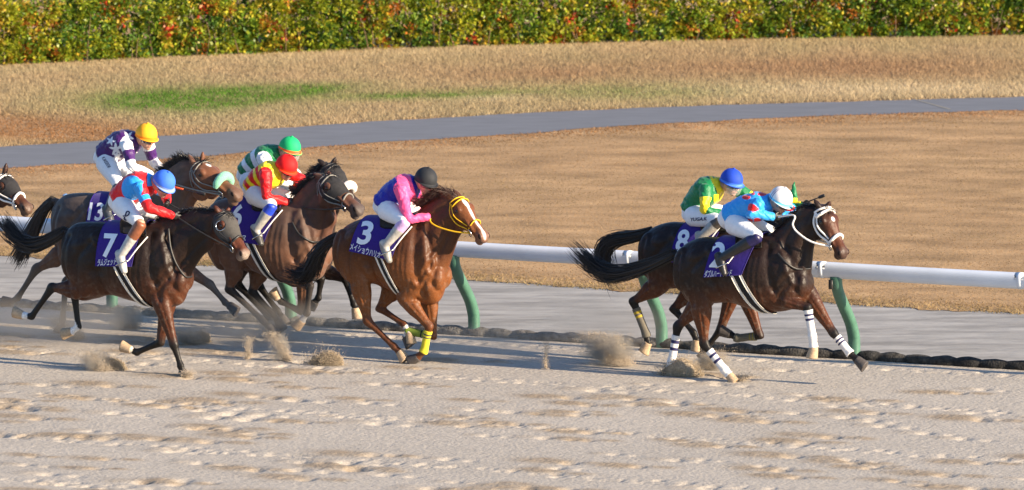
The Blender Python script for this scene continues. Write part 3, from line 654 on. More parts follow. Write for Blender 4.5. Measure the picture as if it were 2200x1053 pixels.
    for s_ in (1, -1):
        MB().add(*ell(hpt(.262, s_ * 62, -.002), [a * .027, lh * .020, n * .022], 14, 10)).build('eye', M['eye'], root)
        MB().add(*ell(hpt(.945, s_ * 64, .009), [nrm(a * .8 - n * .5) * .030, lh * .013, nrm(n * .8 + a * .5) * .019], 12, 8)).build('nostril', M['dark'], root)
    # mane, forelock and tail
    hm_ = M[sp.get('hair', 'black_hair')]
    crest = [P(*s_[0]) for s_ in Ns[1:]] + [hpt(-.02, 0, -.01)]; cp = cat_rom(crest, 10); mb = MB()
    flow = np.array(sp.get('maneflow', (-.8, -.35, .0))); fl = fr.f * flow[0] + fr.l * flow[1] + UP * flow[2]
    for _ in range(int(sp.get('nmane', 380) * 2)):
        i = rng.integers(0, len(cp)); p0 = cp[i] + rng.normal(0, .012, 3) - UP * .012; d = nrm(fl + rng.normal(0, .20, 3)); ln = rng.uniform(.05, .12) * sp.get('manelen', 1)
        p1 = p0 + d * ln * .5 + UP * .008; p2 = p1 + nrm(d + rng.normal(0, .22, 3) - UP * rng.uniform(.1, 1.0)) * ln * .6
        mb.add(*tube([p0, p1, p2], [.0042, .0034, .0008], 4, 3))
    for _ in range(40):
        p0 = hpt(rng.uniform(-.03, .05), rng.normal(0, 15), -.005); d = nrm(a * .7 + n * .3 - fr.f * .9 * sp.get('forelock_back', .3) + rng.normal(0, .25, 3)); p1 = p0 + d * .07 + n * .02; p2 = p1 + nrm(d + rng.normal(0, .3, 3)) * .07
        mb.add(*tube([p0, p1, p2], [.004, .003, .0008], 4, 3))
    mb.build('mane', hm_, root)
    if 'tail' in sp:
        mb = MB(); tl = len(sp['tail']); spd = sp.get('tailspread', .11) * .42; hm_ = M[sp.get('tailhair', sp.get('hair', 'black_hair'))]
        cpt = [tp[0] + fr.f * .05] + tp; mb.add(*limb(cpt[:-1], [.035] + list(np.interp(np.linspace(0, 1, tl - 1), [0, .2, .6, 1], [.026, .026, .016, .004])), fr.l, 14, 4))
        for _ in range(sp.get('ntail', 520)):
            end = rng.uniform(.35, 1.0) ** .8; off = rng.normal(0, 1, 3) * np.array([1, .7, 1]); wig = rng.normal(0, 1, 3); pts = []; q_ = 7
            for j in range(q_):
                t = j / (q_ - 1) * end; x = t * (tl - 1); i = min(int(x), tl - 2); base_ = tp[i] + (tp[i + 1] - tp[i]) * (x - i)
                pts.append(base_ + off * (.018 + spd * min(t, .75) ** 1.2 * .75) + wig * .03 * math.sin(t * 6 + wig[0]) * t)
            mb.add(*tube(pts, [.0055, .006, .0055, .005, .0042, .003, .0008], 4, 2))
        mb.build('tail', hm_, root)
    # leg wraps
    for key, (mcol, f0, f1, stripes) in sp.get('wraps', {}).items():
        g_ = h.legs[key]; pth = [g_['kn'], g_['kn'] * .5 + g_['fet'] * .5, g_['fet'], g_['cor']]; pc = cat_rom(pth, 12); m = len(pc)
        x = np.linspace(0, 3, m); hindk = key[1] == 'H'
        rr_ = np.interp(x, [0, .3, 1.0, 1.7, 2.0, 2.5, 3], [.060, .050, .043, .044, .052, .044, .054]); i0, i1 = int(f0 / 3 * (m - 1)), int(f1 / 3 * (m - 1))
        st = list(range(i0, i1 + 1)); W, Fc = limb(pc[st], [(rr_[i], rr_[i] * .90) for i in st], fr.l, 18, 3, 2.1, .05)
        xs_ = np.repeat(np.concatenate([[0] * 3, np.linspace(0, 1, len(W) // 18 - 6), [1] * 3]), 18)
        cc = np.tile(np.array(mcol), (len(W), 1))
        for (s0, s1, sc_) in stripes: cc[(xs_ >= s0) & (xs_ <= s1)] = sc_
        mbb = MB(); mbb.v.append(W); mbb.f = [tuple(f) for f in Fc]; mbb.mi = [0] * len(Fc); mbb.c.append(cc); mbb.n = len(W)
        mbb.build('leg_wrap', M['cloth'], root, True)
    # hood: cloth skin over the face with cups cut round the eyes
    if 'hood' in sp:
        mat, t0, t1, ang, hole = sp['hood']; nu, nv = 46, 64; Pg = np.array([[hpt(t, g_, .007) for g_ in np.linspace(-ang, ang, nv)] for t in np.linspace(t0, t1, nu)])
        W, Fq = grid_mesh(Pg); cen = W[Fq].mean(1); keep = np.ones(len(Fq), bool)
        for s_ in (1, -1): keep &= np.linalg.norm(cen - hpt(.262, s_ * 64, .007), axis=1) > hole
        b_ = link('hood', mesh_np(W, Fq[keep]), M[mat], root); b_.modifiers.new('s', 'SOLIDIFY').thickness = .006
        if hole > .03:
            for s_ in (1, -1):
                c = hpt(.262, s_ * 64, .010); ring = [c + a * hole * math.cos(w_) + nrm(np.cross(a, hpt(.262, s_ * 64, 1) - c)) * hole * math.sin(w_) for w_ in np.linspace(0, 2 * np.pi, 18)]
                ring = [r_ + nrm(hpt(.262, s_ * 64, 1) - c) * -.012 * (abs((r_ - c) @ n) / hole) for r_ in ring]
                mb_ = MB().add(*tube(ring, .006, 6, 1)); mb_.build('eye_ring', M[sp.get('ringmat', mat)], b_)
    # bridle
    st = M[sp.get('strap', 'black_strap')]; br = MB(); sr = sp.get('strapr', .011)
    def strap(pl, r_=sr): br.add(*tube([hpt(t, g_, .010) for t, g_ in pl], r_, 8, 3))
    strap([(.02, g_) for g_ in range(-95, 96, 19)] ); 
    strap([(.085 + .0006 * abs(g_), g_) for g_ in range(-80, 81, 16)], sr * sp.get('bandk', 1.2))
    for s_ in (1, -1):
        strap([(.03, s_ * 85), (.2, s_ * 95), (.42, s_ * 100), (.6, s_ * 104), (.70, s_ * 108)])
        strap([(.06, s_ * 80), (.3, s_ * 83), (.5, s_ * 84), (.60, s_ * 85)], sr * .8)
        strap([(.0, s_ * 100), (.15, s_ * 125), (.28, s_ * 165), (.30, s_ * 180)], sr * .7)
    nb = sp.get('noseband', st)
    br.add(*tube([hpt(.60 + .0007 * abs(g_), g_, .011) for g_ in range(-165, 166, 15)], sr * sp.get('bandk', 1.2), 8, 2)) if sp.get('nose', True) else None
    bridle = br.build('bridle', st, root)
    for s_ in (1, -1):
        c = hpt(.735, s_ * 112, .022); nn_ = nrm(hpt(.735, s_ * 112, 1) - c); b1_ = nrm(a - nn_ * (a @ nn_)); b2_ = np.cross(nn_, b1_)
        MB().add(*tube([c + b1_ * .042 * math.cos(w_) + b2_ * .042 * math.sin(w_) for w_ in np.linspace(0, 2 * np.pi, 17)], .0065, 8, 1)).build('bit_ring', M['steel'], bridle)
        h.__dict__['bit%d' % s_] = c
    if 'fleece' in sp:
        mat, tt, rr_ = sp['fleece']; pts = [hpt(tt + .0005 * abs(g_), g_, rr_ * .75) for g_ in range(-84, 85, 14)]
        MB().add(*tube(pts, [rr_ * .55] + [rr_ * (.75 + .25 * math.cos(w_)) for w_ in np.linspace(-1.3, 1.3, len(pts) - 2)] + [rr_ * .55], 14, 3)).build('fleece_noseband', M[mat], bridle)
    # saddle cloth with number and name, girth, saddle
    if 'cloth' in sp:
        cb, cf = sp['cloth']
        Pg, D = wrap(fr, h.trunkbvh, cb, cf, None, 30, 60, .030); W, Fq = grid_mesh(Pg, D, .008)
        cl = link('saddle_cloth', mesh_np(W, Fq), M['numnah'], root); h.cloth = cl; h.clothbvh = bvh_of(cl.data)
        for (txt, o, xv, yv, bold, nm) in sp.get('prints', []):
            decal(txt, o, xv, yv, [h.clothbvh], M['white_ink'], nm, cl, .006, bold, .07)
        gb, gf = sp['girth']; Pg, D = wrap(fr, h.trunkbvh, gb, gf, None, 7, 70, .016, full=R(62), side_lat=-.24)
        for nm_, (i0, i1), mt, ex in (('girth', (0, 6), 'blackw', 0),):
            W, Fq = grid_mesh(Pg, D, .008); g_ = link('girth', mesh_np(W, Fq), M['blackw'], root)
        for u0_, u1_ in ((0, .24), (.76, 1)):
            A, B = Pg[0], Pg[-1]; E = np.stack([A + (B - A) * u0_, A + (B - A) * (u0_ + u1_) / 2, A + (B - A) * u1_]) + np.stack([D[0]] * 3) * .006
            W, Fq = grid_mesh(E, np.stack([D[0]] * 3), .004); link('girth_edge', mesh_np(W, Fq), M['whitew'], g_)
        sx0, sx1 = sp['saddle']; Pg, D = wrap(fr, h.trunkbvh, (sx0, (sx0[0] - 2, sx0[1] + 30)), (sx1, (sx1[0] - 2, sx1[1] + 32)), None, 14, 30, .040, side_lat=-.2)
        Pg[0] += UP * .03; Pg[1] += UP * .015; W, Fq = grid_mesh(Pg, D, .03); link('saddle', mesh_np(W, Fq), M['leather'], root)
    if 'breast' in sp:
        mb = MB()
        for pl in sp['breast']:
            pts = []
            for q_ in pl:
                d = Vector(ray(*q_)).normalized(); hh = h.bvh.ray_cast(Vector(EYE), d)
                if hh[0] is not None: pts.append(np.array(hh[0]) - np.array(d) * .012)
            if len(pts) > 1: mb.add(*tube(pts, .012, 8, 3))
        if mb.n: mb.build('neck_strap', M['black_strap'], root)
    return h
def reins(h, hands, mat=None, sag=.02, r=.009, path=None):
    mb = MB()
    for s_, hd in hands:
        if path and s_ == 1:
            mb.add(*tube([h.bit1] + [h.fr.P(*q) for q in path] + [hd], r, 8, 4)); continue
        b = h.__dict__['bit%d' % s_]; m1 = b * .66 + hd * .34 - UP * sag; m2 = b * .33 + hd * .67 - UP * sag
        o = -h.fr.l * s_ * .03
        mb.add(*tube([b, m1 + o, m2 + o, hd], r, 8, 4))
    mb.build('reins', mat or M[h.sp.get('strap', 'black_strap')], h.root)

BAY = (.088, .027, .0095); DBAY = (.040, .0165, .0095); CHEST = (.135, .046, .0165); BRN = (.040, .019, .012)
HD, FE = {}, 0
WHITE = (.72, .69, .66); NAVY = (.02, .02, .08); TAN = (.30, .19, .11)
two = sp2 = {
 'label': 'bay racehorse in front wearing cloth number 2, white bridle and white leg wraps', 'contact': (1578, 819), 'clat': -.10,
 'coat': BAY, 'topline': (.012, .007, .0055), 'topz': .78, 'topamt': .93,
 'trunk': [((1455, 545), (1457, 600), .11), ((1478, 521), (1482, 648), .22), ((1515, 509), (1530, 652), .26), ((1560, 511), (1570, 650), .265), ((1605, 512), (1610, 662), .285),
           ((1645, 503), (1650, 670), .275), ((1685, 503), (1690, 668), .24), ((1715, 533), (1722, 655), .185), ((1733, 565), (1735, 632), .11)],
 'neck': [((1640, 510), (1738, 620), .19), ((1672, 490), (1744, 565), .14), ((1700, 463), (1748, 532), .11), ((1730, 441), (1755, 508), .09)],
 'head': ((1776, 443), (1819, 545), 24), 'ears': ((1748, 428), (1784, 432)),
 'legs': {'NH': [(1487, 568), (1505, 640), (1513, 740), (1556, 794), (1568, 808), (1580, 821)], 'FH': [(1500, 570), (1515, 640), (1456, 702), (1443, 776), (1437, 795), (1432, 808)],
          'NF': [(1672, 640), (1735, 661), (1745, 722), (1748, 748), (1746, 774)], 'FF': [(1735, 632), (1791, 716), (1826, 759), (1842, 774), (1862, 788)]},
 'tail': [(1449, 545), (1405, 566), (1360, 582), (1320, 590), (1285, 580), (1255, 555), (1224, 525)], 'tailspread': .12,
 'facemarks': [(.285, 0, .055, .026, (.75, .72, .70), 1), (.55, .01, .22, .016, (.30, .2, .16), .35)], 'muzzle': (.045, .032, .028), 'muzz': .7,
 'wraps': {'NH': (WHITE, .55, 2.9, [(.12, .2, NAVY), (.30, .38, NAVY)]), 'FH': (WHITE, .55, 2.8, [(.12, .2, NAVY), (.30, .38, NAVY)]), 'NF': (WHITE, .2, 2.95, [(.10, .15, NAVY), (.21, .27, NAVY)]), 'FF': (WHITE, .42, 2.15, [(.12, .2, NAVY), (.30, .38, NAVY)])},
 'hoofmat': {'NF': 'hoof_pale', 'NH': 'hoof_pale'}, 'strap': 'white_strap', 'strapr': .0125, 'bandk': 1.5, 'nmane': 160, 'manelen': .7,
 'cloth': (((1556, 503), (1512, 596)), ((1650, 510), (1596, 592))), 'girth': (((1583, 590), (1625, 668)), ((1609, 588), (1650, 670))), 'saddle': ((1583, 505), (1640, 505)),
 'prints': [('2', (1524, 572), (62, 3), (12, -72), .03, 'race_number'), ('ダブルハートボンド', (1513, 595), (6.6, -.3), (3, -16.5), .01, 'name_lettering')],
 'breast': [[(1672, 545), (1690, 565), (1712, 578), (1740, 577)]],
}
H2 = build_horse(sp2)
sp8 = shift({k: sp2[k] for k in ('trunk', 'neck', 'cloth', 'girth', 'saddle')}, -75, -32)
sp8.update({
 'label': 'dark bay racehorse with cloth number 8 galloping behind the white bridled leader', 'contact': (1380, 779), 'clat': 0,
 'coat': (.080, .025, .010), 'topline': (.011, .007, .006), 'topz': .80, 'topamt': .93, 'neck': [((1565, 478), (1665, 590), .19), ((1600, 470), (1672, 540), .135), ((1632, 462), (1682, 515), .105), ((1655, 455), (1690, 498), .085)],
 'head': ((1690, 452), (1742, 532), 12), 'ears': ((1676, 446), (1690, 446)),
 'legs': {'NH': [(1418, 540), (1422, 606), (1361, 648), (1388, 718), (1392, 738), (1376, 764)], 'FH': [(1450, 545), (1500, 610), (1448, 664), (1490, 715), (1497, 733), (1493, 757)],
          'NF': [(1595, 618), (1632, 722), (1584, 726), (1568, 718), (1545, 712)], 'FF': [(1580, 612), (1548, 708), (1520, 745), (1516, 757), (1510, 770)]},
 'tail': [(1400, 497), (1362, 508), (1325, 513), (1300, 528), (1295, 560), (1305, 590), (1312, 612)], 'tailspread': .13,
 'wraps': {'NH': ((.13, .115, .09), .45, 2.3, [(.10, .17, (.42, .30, .03)), (.24, .31, (.42, .30, .03))]), 'NF': ((.11, .10, .075), .35, 2.3, [(.05, .11, (.20, .16, .03)), (.2, .26, (.2, .16, .03))])},
 'hoofmat': {'NH': 'hoof_pale', 'FH': 'hoof_pale'}, 'strap': 'black_strap',
 'prints': [('8', (1450, 538), (52, 2), (12, -62), .03, 'race_number')],
}); sp8['hoofmat']['NF'] = 'hoof'
H8 = build_horse(sp8)
sp3 = {
 'label': 'chestnut racehorse with white blaze, yellow bridle and cloth number 3', 'contact': (884, 779), 'clat': -.10,
 'coat': (.165, .055, .016), 'topline': (.046, .016, .007), 'topamt': .8, 'points': (.075, .026, .012), 'pointamt': .6,
 'trunk': [((724, 512), (727, 570), .11), ((747, 484), (750, 605), .22), ((785, 468), (795, 608), .26), ((820, 468), (825, 616), .26), ((860, 470), (860, 633), .28),
           ((895, 463), (895, 648), .27), ((923, 470), (925, 655), .23), ((940, 505), (942, 648), .185), ((952, 548), (950, 628), .11)],
 'neck': [((885, 468), (955, 600), .19), ((908, 444), (972, 548), .14), ((930, 428), (985, 512), .11), ((955, 416), (996, 490), .09)],
 'head': ((988, 421), (1046, 507), 24), 'ears': ((940, 410), (972, 406)),
 'legs': {'NH': [(752, 532), (772, 600), (790, 690), (846, 744), (859, 757), (875, 777)], 'FH': [(770, 535), (850, 612), (816, 662), (868, 697), (880, 716), (881, 748)],
          'NF': [(872, 640), (922, 702), (910, 755), (897, 768), (878, 780)], 'FF': [(922, 640), (930, 722), (876, 712), (872, 726), (884, 742)]},
 'tail': [(728, 508), (700, 525), (680, 548), (672, 580), (658, 596), (630, 590), (607, 582)], 'tailspread': .12,
 'facemarks': [(.20, .0, .13, .032, (.78, .72, .68), 1), (.42, -.004, .22, .020, (.78, .72, .68), 1), (.72, -.006, .22, .018, (.78, .70, .66), 1), (.93, -.01, .12, .026, (.72, .52, .46), .9)], 'muzzle': (.16, .10, .075), 'muzz': .6,
 'wraps': {'NF': ((.62, .52, .03), .35, 2.15, [(.13, .2, (.02, .03, .06)), (.28, .33, (.02, .03, .06))]), 'FF': ((.17, .23, .03), .25, 2.2, [(.13, .2, (.01, .012, .02)), (.28, .34, (.01, .012, .02))])},
 'socks': [('FH', .2, 1.3, (.72, .66, .60))], 'hoofmat': {'FH': 'hoof_pale', 'NH': 'hoof_pale', 'NF': 'hoof'}, 'strap': 'yellow_strap', 'strapr': .0065, 'bandk': 1.15, 'hair': 'brown_hair', 'tailhair': 'black_hair', 'maneflow': (-.7, -.35, .55), 'manelen': 1.3, 'forelock_back': 1.5,
 'cloth': (((792, 467), (750, 540)), ((898, 466), (842, 560))), 'girth': (((822, 558), (850, 637)), ((838, 562), (866, 652))), 'saddle': ((820, 466), (885, 466)),
 'prints': [('3', (766, 522), (66, 6), (18, -66), .03, 'race_number'), ('メイショウハリオ', (752, 535), (8.3, 2.6), (3.0, -17), .012, 'name_lettering')],
}
H3 = build_horse(sp3)
sp7 = {
 'label': 'dark bay racehorse with grey hood and cloth number 7 nearest the stands', 'contact': (394, 806), 'clat': -.10,
 'coat': (.066, .021, .009), 'topline': (.010, .007, .0055), 'topz': .86,
 'trunk': [((142, 500), (142, 580), .11), ((164, 480), (170, 642), .22), ((200, 476), (205, 642), .26), ((240, 478), (240, 634), .26), ((285, 480), (285, 646), .285),
           ((325, 477), (325, 656), .275), ((358, 478), (362, 660), .24), ((385, 510), (388, 654), .185), ((399, 556), (398, 634), .11)],
 'neck': [((310, 485), (398, 622), .19), ((345, 470), (416, 580), .14), ((385, 458), (436, 550), .11), ((425, 448), (458, 530), .09)],
 'head': ((484, 452), (533, 545), 20), 'ears': ((459, 440), (494, 446)),
 'legs': {'NH': [(172, 545), (178, 622), (112, 618), (68, 680), (48, 677), (30, 673)], 'FH': [(190, 545), (190, 615), (160, 632), (168, 702), (153, 713), (131, 716)],
          'NF': [(345, 642), (374, 742), (388, 786), (392, 798), (398, 812)], 'FF': [(362, 640), (344, 736), (294, 757), (280, 751), (255, 744)]},
 'tail': [(138, 497), (105, 517), (75, 528), (50, 522), (28, 503), (10, 482), (2, 472)], 'tailspread': .10,
 'socks': [('NH', .35, 1.3, (.62, .62, .62)), ('FH', -.1, 1.3, (.74, .70, .66)), ('FF', .55, 1.3, (.7, .62, .5))], 'hoofmat': {'NH': 'hoof_pale', 'FH': 'hoof_pale', 'FF': 'hoof_pale'},
 'hood': ('mesh_grey', .05, .60, 96, .055), 'ringmat': 'steel', 'muzzle': (.26, .21, .17), 'muzz': .8, 'muz0': .86, 'headcoat': (.085, .026, .012), 'strap': 'black_strap', 'nmane': 260, 'manelen': .7,
 'cloth': (((236, 476), (206, 572)), ((326, 480), (286, 574))), 'girth': (((262, 572), (296, 648)), ((282, 572), (316, 654))), 'saddle': ((262, 480), (318, 480)),
 'prints': [('7', (219, 550), (56, 3), (8, -68), .03, 'race_number'), ('ラムジェット', (209, 571), (7.0, -.6), (3.2, -17), .012, 'name_lettering')],
 'breast': [[(362, 492), (366, 530), (378, 566), (398, 594), (412, 594), (424, 585)]],
}
H7 = build_horse(sp7)
sp13 = shift({k: sp7[k] for k in ('trunk', 'neck', 'cloth', 'girth', 'saddle', 'head')}, -22, -62)
sp13.update({
 'label': 'dusty brown racehorse with mint fleece noseband and cloth number 13', 'contact': (130, 714), 'clat': .10,
 'coat': (.062, .042, .032), 'points': (.075, .066, .058), 'pointamt': .9, 'coatmat': 'dusty_coat',
 'neck': [((290, 420), (382, 555), .19), ((330, 388), (402, 492), .14), ((366, 360), (416, 442), .115), ((396, 342), (434, 416), .09)],
 'head': ((430, 344), (517, 412), 18), 'ears': ((404, 331), (436, 325)),
 'legs': {'NH': [(148, 480), (146, 540), (78, 578), (38, 640), (24, 649), (4, 645)], 'FH': [(165, 480), (178, 560), (142, 608), (134, 686), (131, 700), (128, 714)],
          'NF': [(325, 580), (375, 636), (345, 640), (335, 632), (322, 622)], 'FF': [(372, 560), (452, 612), (484, 650), (494, 657), (516, 672)]},
 'tail': [(112, 432), (92, 450), (78, 478), (66, 510), (52, 535), (42, 552), (32, 568)], 'tailspread': .12, 'tailhair': 'dust_hair',
 'facemarks': [(.20, 0, .065, .030, (.75, .70, .66), 1)], 'muzzle': (.085, .06, .045), 'muzz': .6, 'strap': 'grey_strap', 'strapr': .008, 'bandk': 1.0, 'headcoat': (.13, .045, .017), 'fleece': ('fleece_green', .58, .052), 'maneflow': (-.6, -.1, .7),
 'cloth': (((212, 415), (184, 512)), ((304, 418), (262, 512))),
 'prints': [('13', (188, 472), (41, 2), (9, -52), .02, 'race_number')],
}); sp13['coat'] = (.105, .055, .035); sp13['topline'] = (.066, .048, .040)
sp13h = dict(sp13)
H13 = build_horse(sp13)
sp6 = {
 'label': 'brown racehorse with black hood and cloth number 6 beside the green capped rider', 'contact': (590, 728), 'clat': 0,
 'coat': (.125, .055, .029), 'topline': (.060, .034, .024), 'points': (.022, .017, .015), 'coatmat': 'dusty_coat', 'topz': .95,
 'trunk': [((442, 458), (445, 530), .11), ((464, 433), (470, 577), .22), ((500, 424), (505, 580), .26), ((540, 428), (540, 580), .26), ((585, 432), (585, 598), .285),
           ((625, 430), (625, 606), .275), ((657, 436), (660, 606), .24), ((684, 465), (688, 598), .185), ((698, 508), (697, 580), .11)],
 'neck': [((610, 440), (695, 572), .19), ((638, 416), (706, 532), .14), ((658, 394), (714, 494), .115), ((678, 378), (722, 468), .09)],
 'head': ((704, 373), (778, 446), 20), 'ears': ((672, 372), (706, 366)),
 'legs': {'NH': [(475, 520), (505, 572), (492, 620), (566, 690), (578, 702), (592, 716)], 'FH': [(495, 520), (560, 575), (542, 626), (588, 676), (598, 692), (610, 708)],
          'NF': [(612, 592), (666, 614), (660, 672), (648, 690), (630, 714)], 'FF': [(655, 590), (648, 670), (604, 648), (596, 640), (584, 626)]},
 'headcoat': (.085, .032, .016), 'facemarks': [], 'socks': [('NF', .3, 1.3, (.34, .34, .35)), ('FF', .5, 1.3, (.55, .42, .3))], 'hoofmat': {'FF': 'hoof_pale', 'NF': 'hoof_pale'},
 'hood': ('mesh_black', .02, .56, 98, .050), 'muzzle': (.060, .05, .045), 'muzz': .8, 'strap': 'grey_strap', 'strapr': .009, 'nmane': 320,
 'cloth': (((528, 424), (474, 514)), ((626, 432), (568, 526))), 'girth': (((538, 522), (572, 596)), ((558, 524), (592, 606))), 'saddle': ((545, 430), (605, 430)),
 'prints': [('6', (494, 484), (48, 2), (12, -62), .03, 'race_number'), ('ミッキーファイトス', (478, 512), (6.4, 1.2), (3, -15), .012, 'name_lettering')],
 'breast': [[(628, 478), (640, 500), (655, 512), (672, 520), (686, 520)]],
}
sp6['prints'][1] = ('ス', (519, 516), (11, 1.5), (3, -15), .012, 'name_lettering')
H6 = build_horse(sp6)
spE = shift({k: sp6[k] for k in ('trunk', 'neck', 'cloth', 'girth', 'saddle')}, 13, -15)
oE = gnd(590, 728) + LAT * .72; cx, cy = proj(oE)
spE.update({
 'label': 'black racehorse with cream fleece noseband half hidden behind number 6', 'contact': (float(cx), float(cy)), 'clat': 0,
 'coat': (.040, .020, .014), 'topline': (.014, .011, .010), 'neck': [((623, 425), (706, 555), .19), ((646, 398), (716, 512), .135), ((668, 376), (722, 470), .11), ((688, 358), (728, 444), .09)],
 'head': ((712, 350), (770, 436), 20), 'ears': ((681, 341), (722, 337)),
 'legs': {'NH': [(490, 505), (520, 557), (510, 610), (575, 678), (586, 690), (600, 704)], 'FH': [(508, 505), (560, 557), (556, 612), (596, 668), (606, 682), (616, 696)],
          'NF': [(640, 578), (690, 600), (684, 640), (676, 650), (668, 664)], 'FF': [(690, 578), (742, 600), (760, 654), (764, 664), (766, 686)]},
 'hood': ('mesh_black', .02, .50, 96, .045), 'fleece': ('fleece_white', .60, .052), 'strap': 'black_strap', 'nmane': 200, 'hoofmat': {'FF': 'hoof_pale'}, 'prints': []})
HE = build_horse(spE)
spA = shift({k: sp2[k] for k in ('trunk', 'neck', 'cloth', 'girth', 'saddle', 'legs', 'tail')}, -1766, -69)
spA['legs'] = dict(spA['legs']); spA['legs'].update({'NF': [(-94, 571), (-62, 600), (-60, 655), (-62, 680), (-70, 704)], 'FF': [(-60, 563), (-40, 620), (-80, 640), (-92, 632), (-108, 622)]})
spA['wraps'] = {}
spA.update({
 'label': 'brown racehorse with black hood and cream bridle, only its head inside the left edge', 'contact': (-192, 735), 'clat': 0,
 'coat': (.085, .03, .014), 'topline': (.018, .011, .009), 'head': ((6, 373), (66, 444), 24), 'ears': ((-22, 360), (14, 349)),
 'hood': ('mesh_black', .08, .56, 98, .062), 'facemarks': [], 'strap': 'white_strap', 'strapr': .0125, 'bandk': 1.3, 'muzzle': (.11, .075, .055), 'muzz': .6, 'nmane': 120, 'prints': []})
HA = build_horse(spA)

# ================================================================== THE RIDERS
def build_rider(h, d):
    fr = h.fr; P = lambda k: fr.P(*d[k]) if len(d[k]) == 3 else fr.P(d[k][0], d[k][1], LDEF[k])
    LDEF = dict(pel=0, chest=0, neck=0, head=-.01, hipN=-.11, hipF=.11, kneeN=-.30, kneeF=.30, ankN=-.33, ankF=.33, toeN=-.35, toeF=.35,
                shN=-.18, shF=.18, elN=-.27, elF=.27, haN=-.09, haF=.10)
    dd = lambda a, b, lat: None
    for k in ('hip', 'knee', 'ank', 'toe'):                          # far side defaults: the near side mirrored in the horse's middle plane
        if k + 'F' not in d:
            a_, b_, z_ = fr.loc(P(k + 'N')); fw = fr.w(a_ + d.get('farfwd', 0.0), -b_, z_); x_, y_ = proj(fw); d[k + 'F'] = (float(x_), float(y_), float(-b_))
    root = empty('person', Vector(fr.w(fr.loc(P('pel'))[0], 0, 0)), d['label'], 'jockey', 'jockeys crouched over their galloping horses')
    pel, ch, nk, hd = P('pel'), P('chest'), P('neck'), P('head')
    ax = nrm(ch - pel); up = np.cross(fr.l, ax); up = up if up @ UP > 0 else -up
    tors = [(pel - ax * .10 - up * .015, .095, .125), (pel, .130, .168), (pel * .5 + ch * .5 + up * .025, .130, .162), (ch, .142, .190), (ch * .45 + nk * .55, .108, .155), (nk, .062, .072)]
    def torso(g, i0=0, i1=6):
        pts = [t[0] for t in tors[i0:i1]]; return limb(pts, [(t[1] + g, t[2] + g) for t in tors[i0:i1]], fr.l, 22, 5, 2.2, .4)
    arms = {s: [P('sh' + s), P('el' + s), P('ha' + s)] for s in 'NF'}
    legs = {s: [P('hip' + s), P('knee' + s), P('ank' + s), P('toe' + s)] for s in 'NF'}
    def arm(s, g, t1=1.0):
        a, b, c = arms[s]; c = b + (c - b) * t1; bend = b
        return limb([a, a * .5 + b * .5, b, b * .5 + c * .5, c], [.066 + g, .056 + g, .050 + g, .043 + g, .034 + g], fr.l, 16, 4, 2, .6)
    def thigh(s, g, t1=1.0):
        a, b = legs[s][:2]; c = a + (b - a) * t1; o = np.cross(fr.l, nrm(b - a)); 
        return limb([a, a * .6 + c * .4, c * .75 + a * .25, c], [(.125 + g, .115 + g), (.105 + g, .10 + g), (.078 + g, .076 + g), (.068 + g, .066 + g)], fr.l, 18, 4, 2, .7)
    def shin(s, g):
        b, c = legs[s][1:3]; return limb([b, b * .7 + c * .3, b * .4 + c * .6, c], [.064 + g, .062 + g, .052 + g, .042 + g], fr.l, 16, 4, 2, .6)
    def foot(s, g):
        c, t = legs[s][2:]; dv = nrm(t - c); L_ = .235; heel = c - dv * .055 - UP * .0
        return limb([heel, c + dv * .02, c + dv * .10, c + dv * (L_ - .06)], [(.040 + g, .036 + g), (.050 + g, .040 + g), (.040 + g, .044 + g), (.026 + g, .036 + g)], fr.l, 14, 4, 2.2, .7)
    # one continuous body under the clothes
    yaw = R(d.get('headyaw', 18)); pit = R(d.get('pitch', 20)); fh = fr.f * math.cos(yaw) - fr.l * math.sin(yaw); lh = fr.l * math.cos(yaw) + fr.f * math.sin(yaw)
    fd = fh * math.cos(pit) - UP * math.sin(pit); hu = UP * math.cos(pit) + fh * math.sin(pit)
    mb = MB(); mb.add(*torso(-.012)); mb.add(*limb([ch * .3 + nk * .7, nk, hd - hu * .05 - fd * .02], [.07, .058, .056], fr.l, 14, 4))
    mb.add(*ell(hd, [fd * .096, lh * .076, hu * .112])); mb.add(*ell(hd - hu * .06 + fd * .035, [fd * .058, lh * .056, hu * .066]))
    mb.add(*ell(hd - hu * .105 + fd * .062, [fd * .026, lh * .030, hu * .022], 12, 8)); mb.add(*limb([hd + hu * .0 + fd * .085, hd - hu * .035 + fd * .112, hd - hu * .045 + fd * .098], [.012, .017, .014], lh, 10, 3))
    mb.add(*ell(hd - hu * .075 + fd * .084, [fd * .014, lh * .024, hu * .010], 10, 6))
    for s_ in (1, -1): mb.add(*ell(hd - hu * .015 - fd * .005 + lh * s_ * .078, [fd * .024, lh * .010, hu * .034], 10, 8)); mb.add(*ell(hd - hu * .045 + fd * .06 + lh * s_ * .035, [fd * .026, lh * .026, hu * .022], 10, 8))
    for s in 'NF': mb.add(*arm(s, -.012)); mb.add(*thigh(s, -.012)); mb.add(*shin(s, -.012)); mb.add(*foot(s, -.014))
    body = link('body', remesh(mb.mesh(), .0095, 4), M['skin'], root)
    MB().add(*limb([hd - hu * .072 + fd * .093 - lh * .022, hd - hu * .073 + fd * .098, hd - hu * .072 + fd * .093 + lh * .022], [.004, .006, .004], hu, 8, 3)).build('mouth', M['lip'], root)
    # breeches, boots, silks
    mb = MB(); mb.add(*torso(.004, 0, 3))
    for s in 'NF': mb.add(*thigh(s, .004, d.get('breech_end', .97)))
    br = link('breeches', remesh(mb.mesh(), .0095, 5), M['breeches'], root)
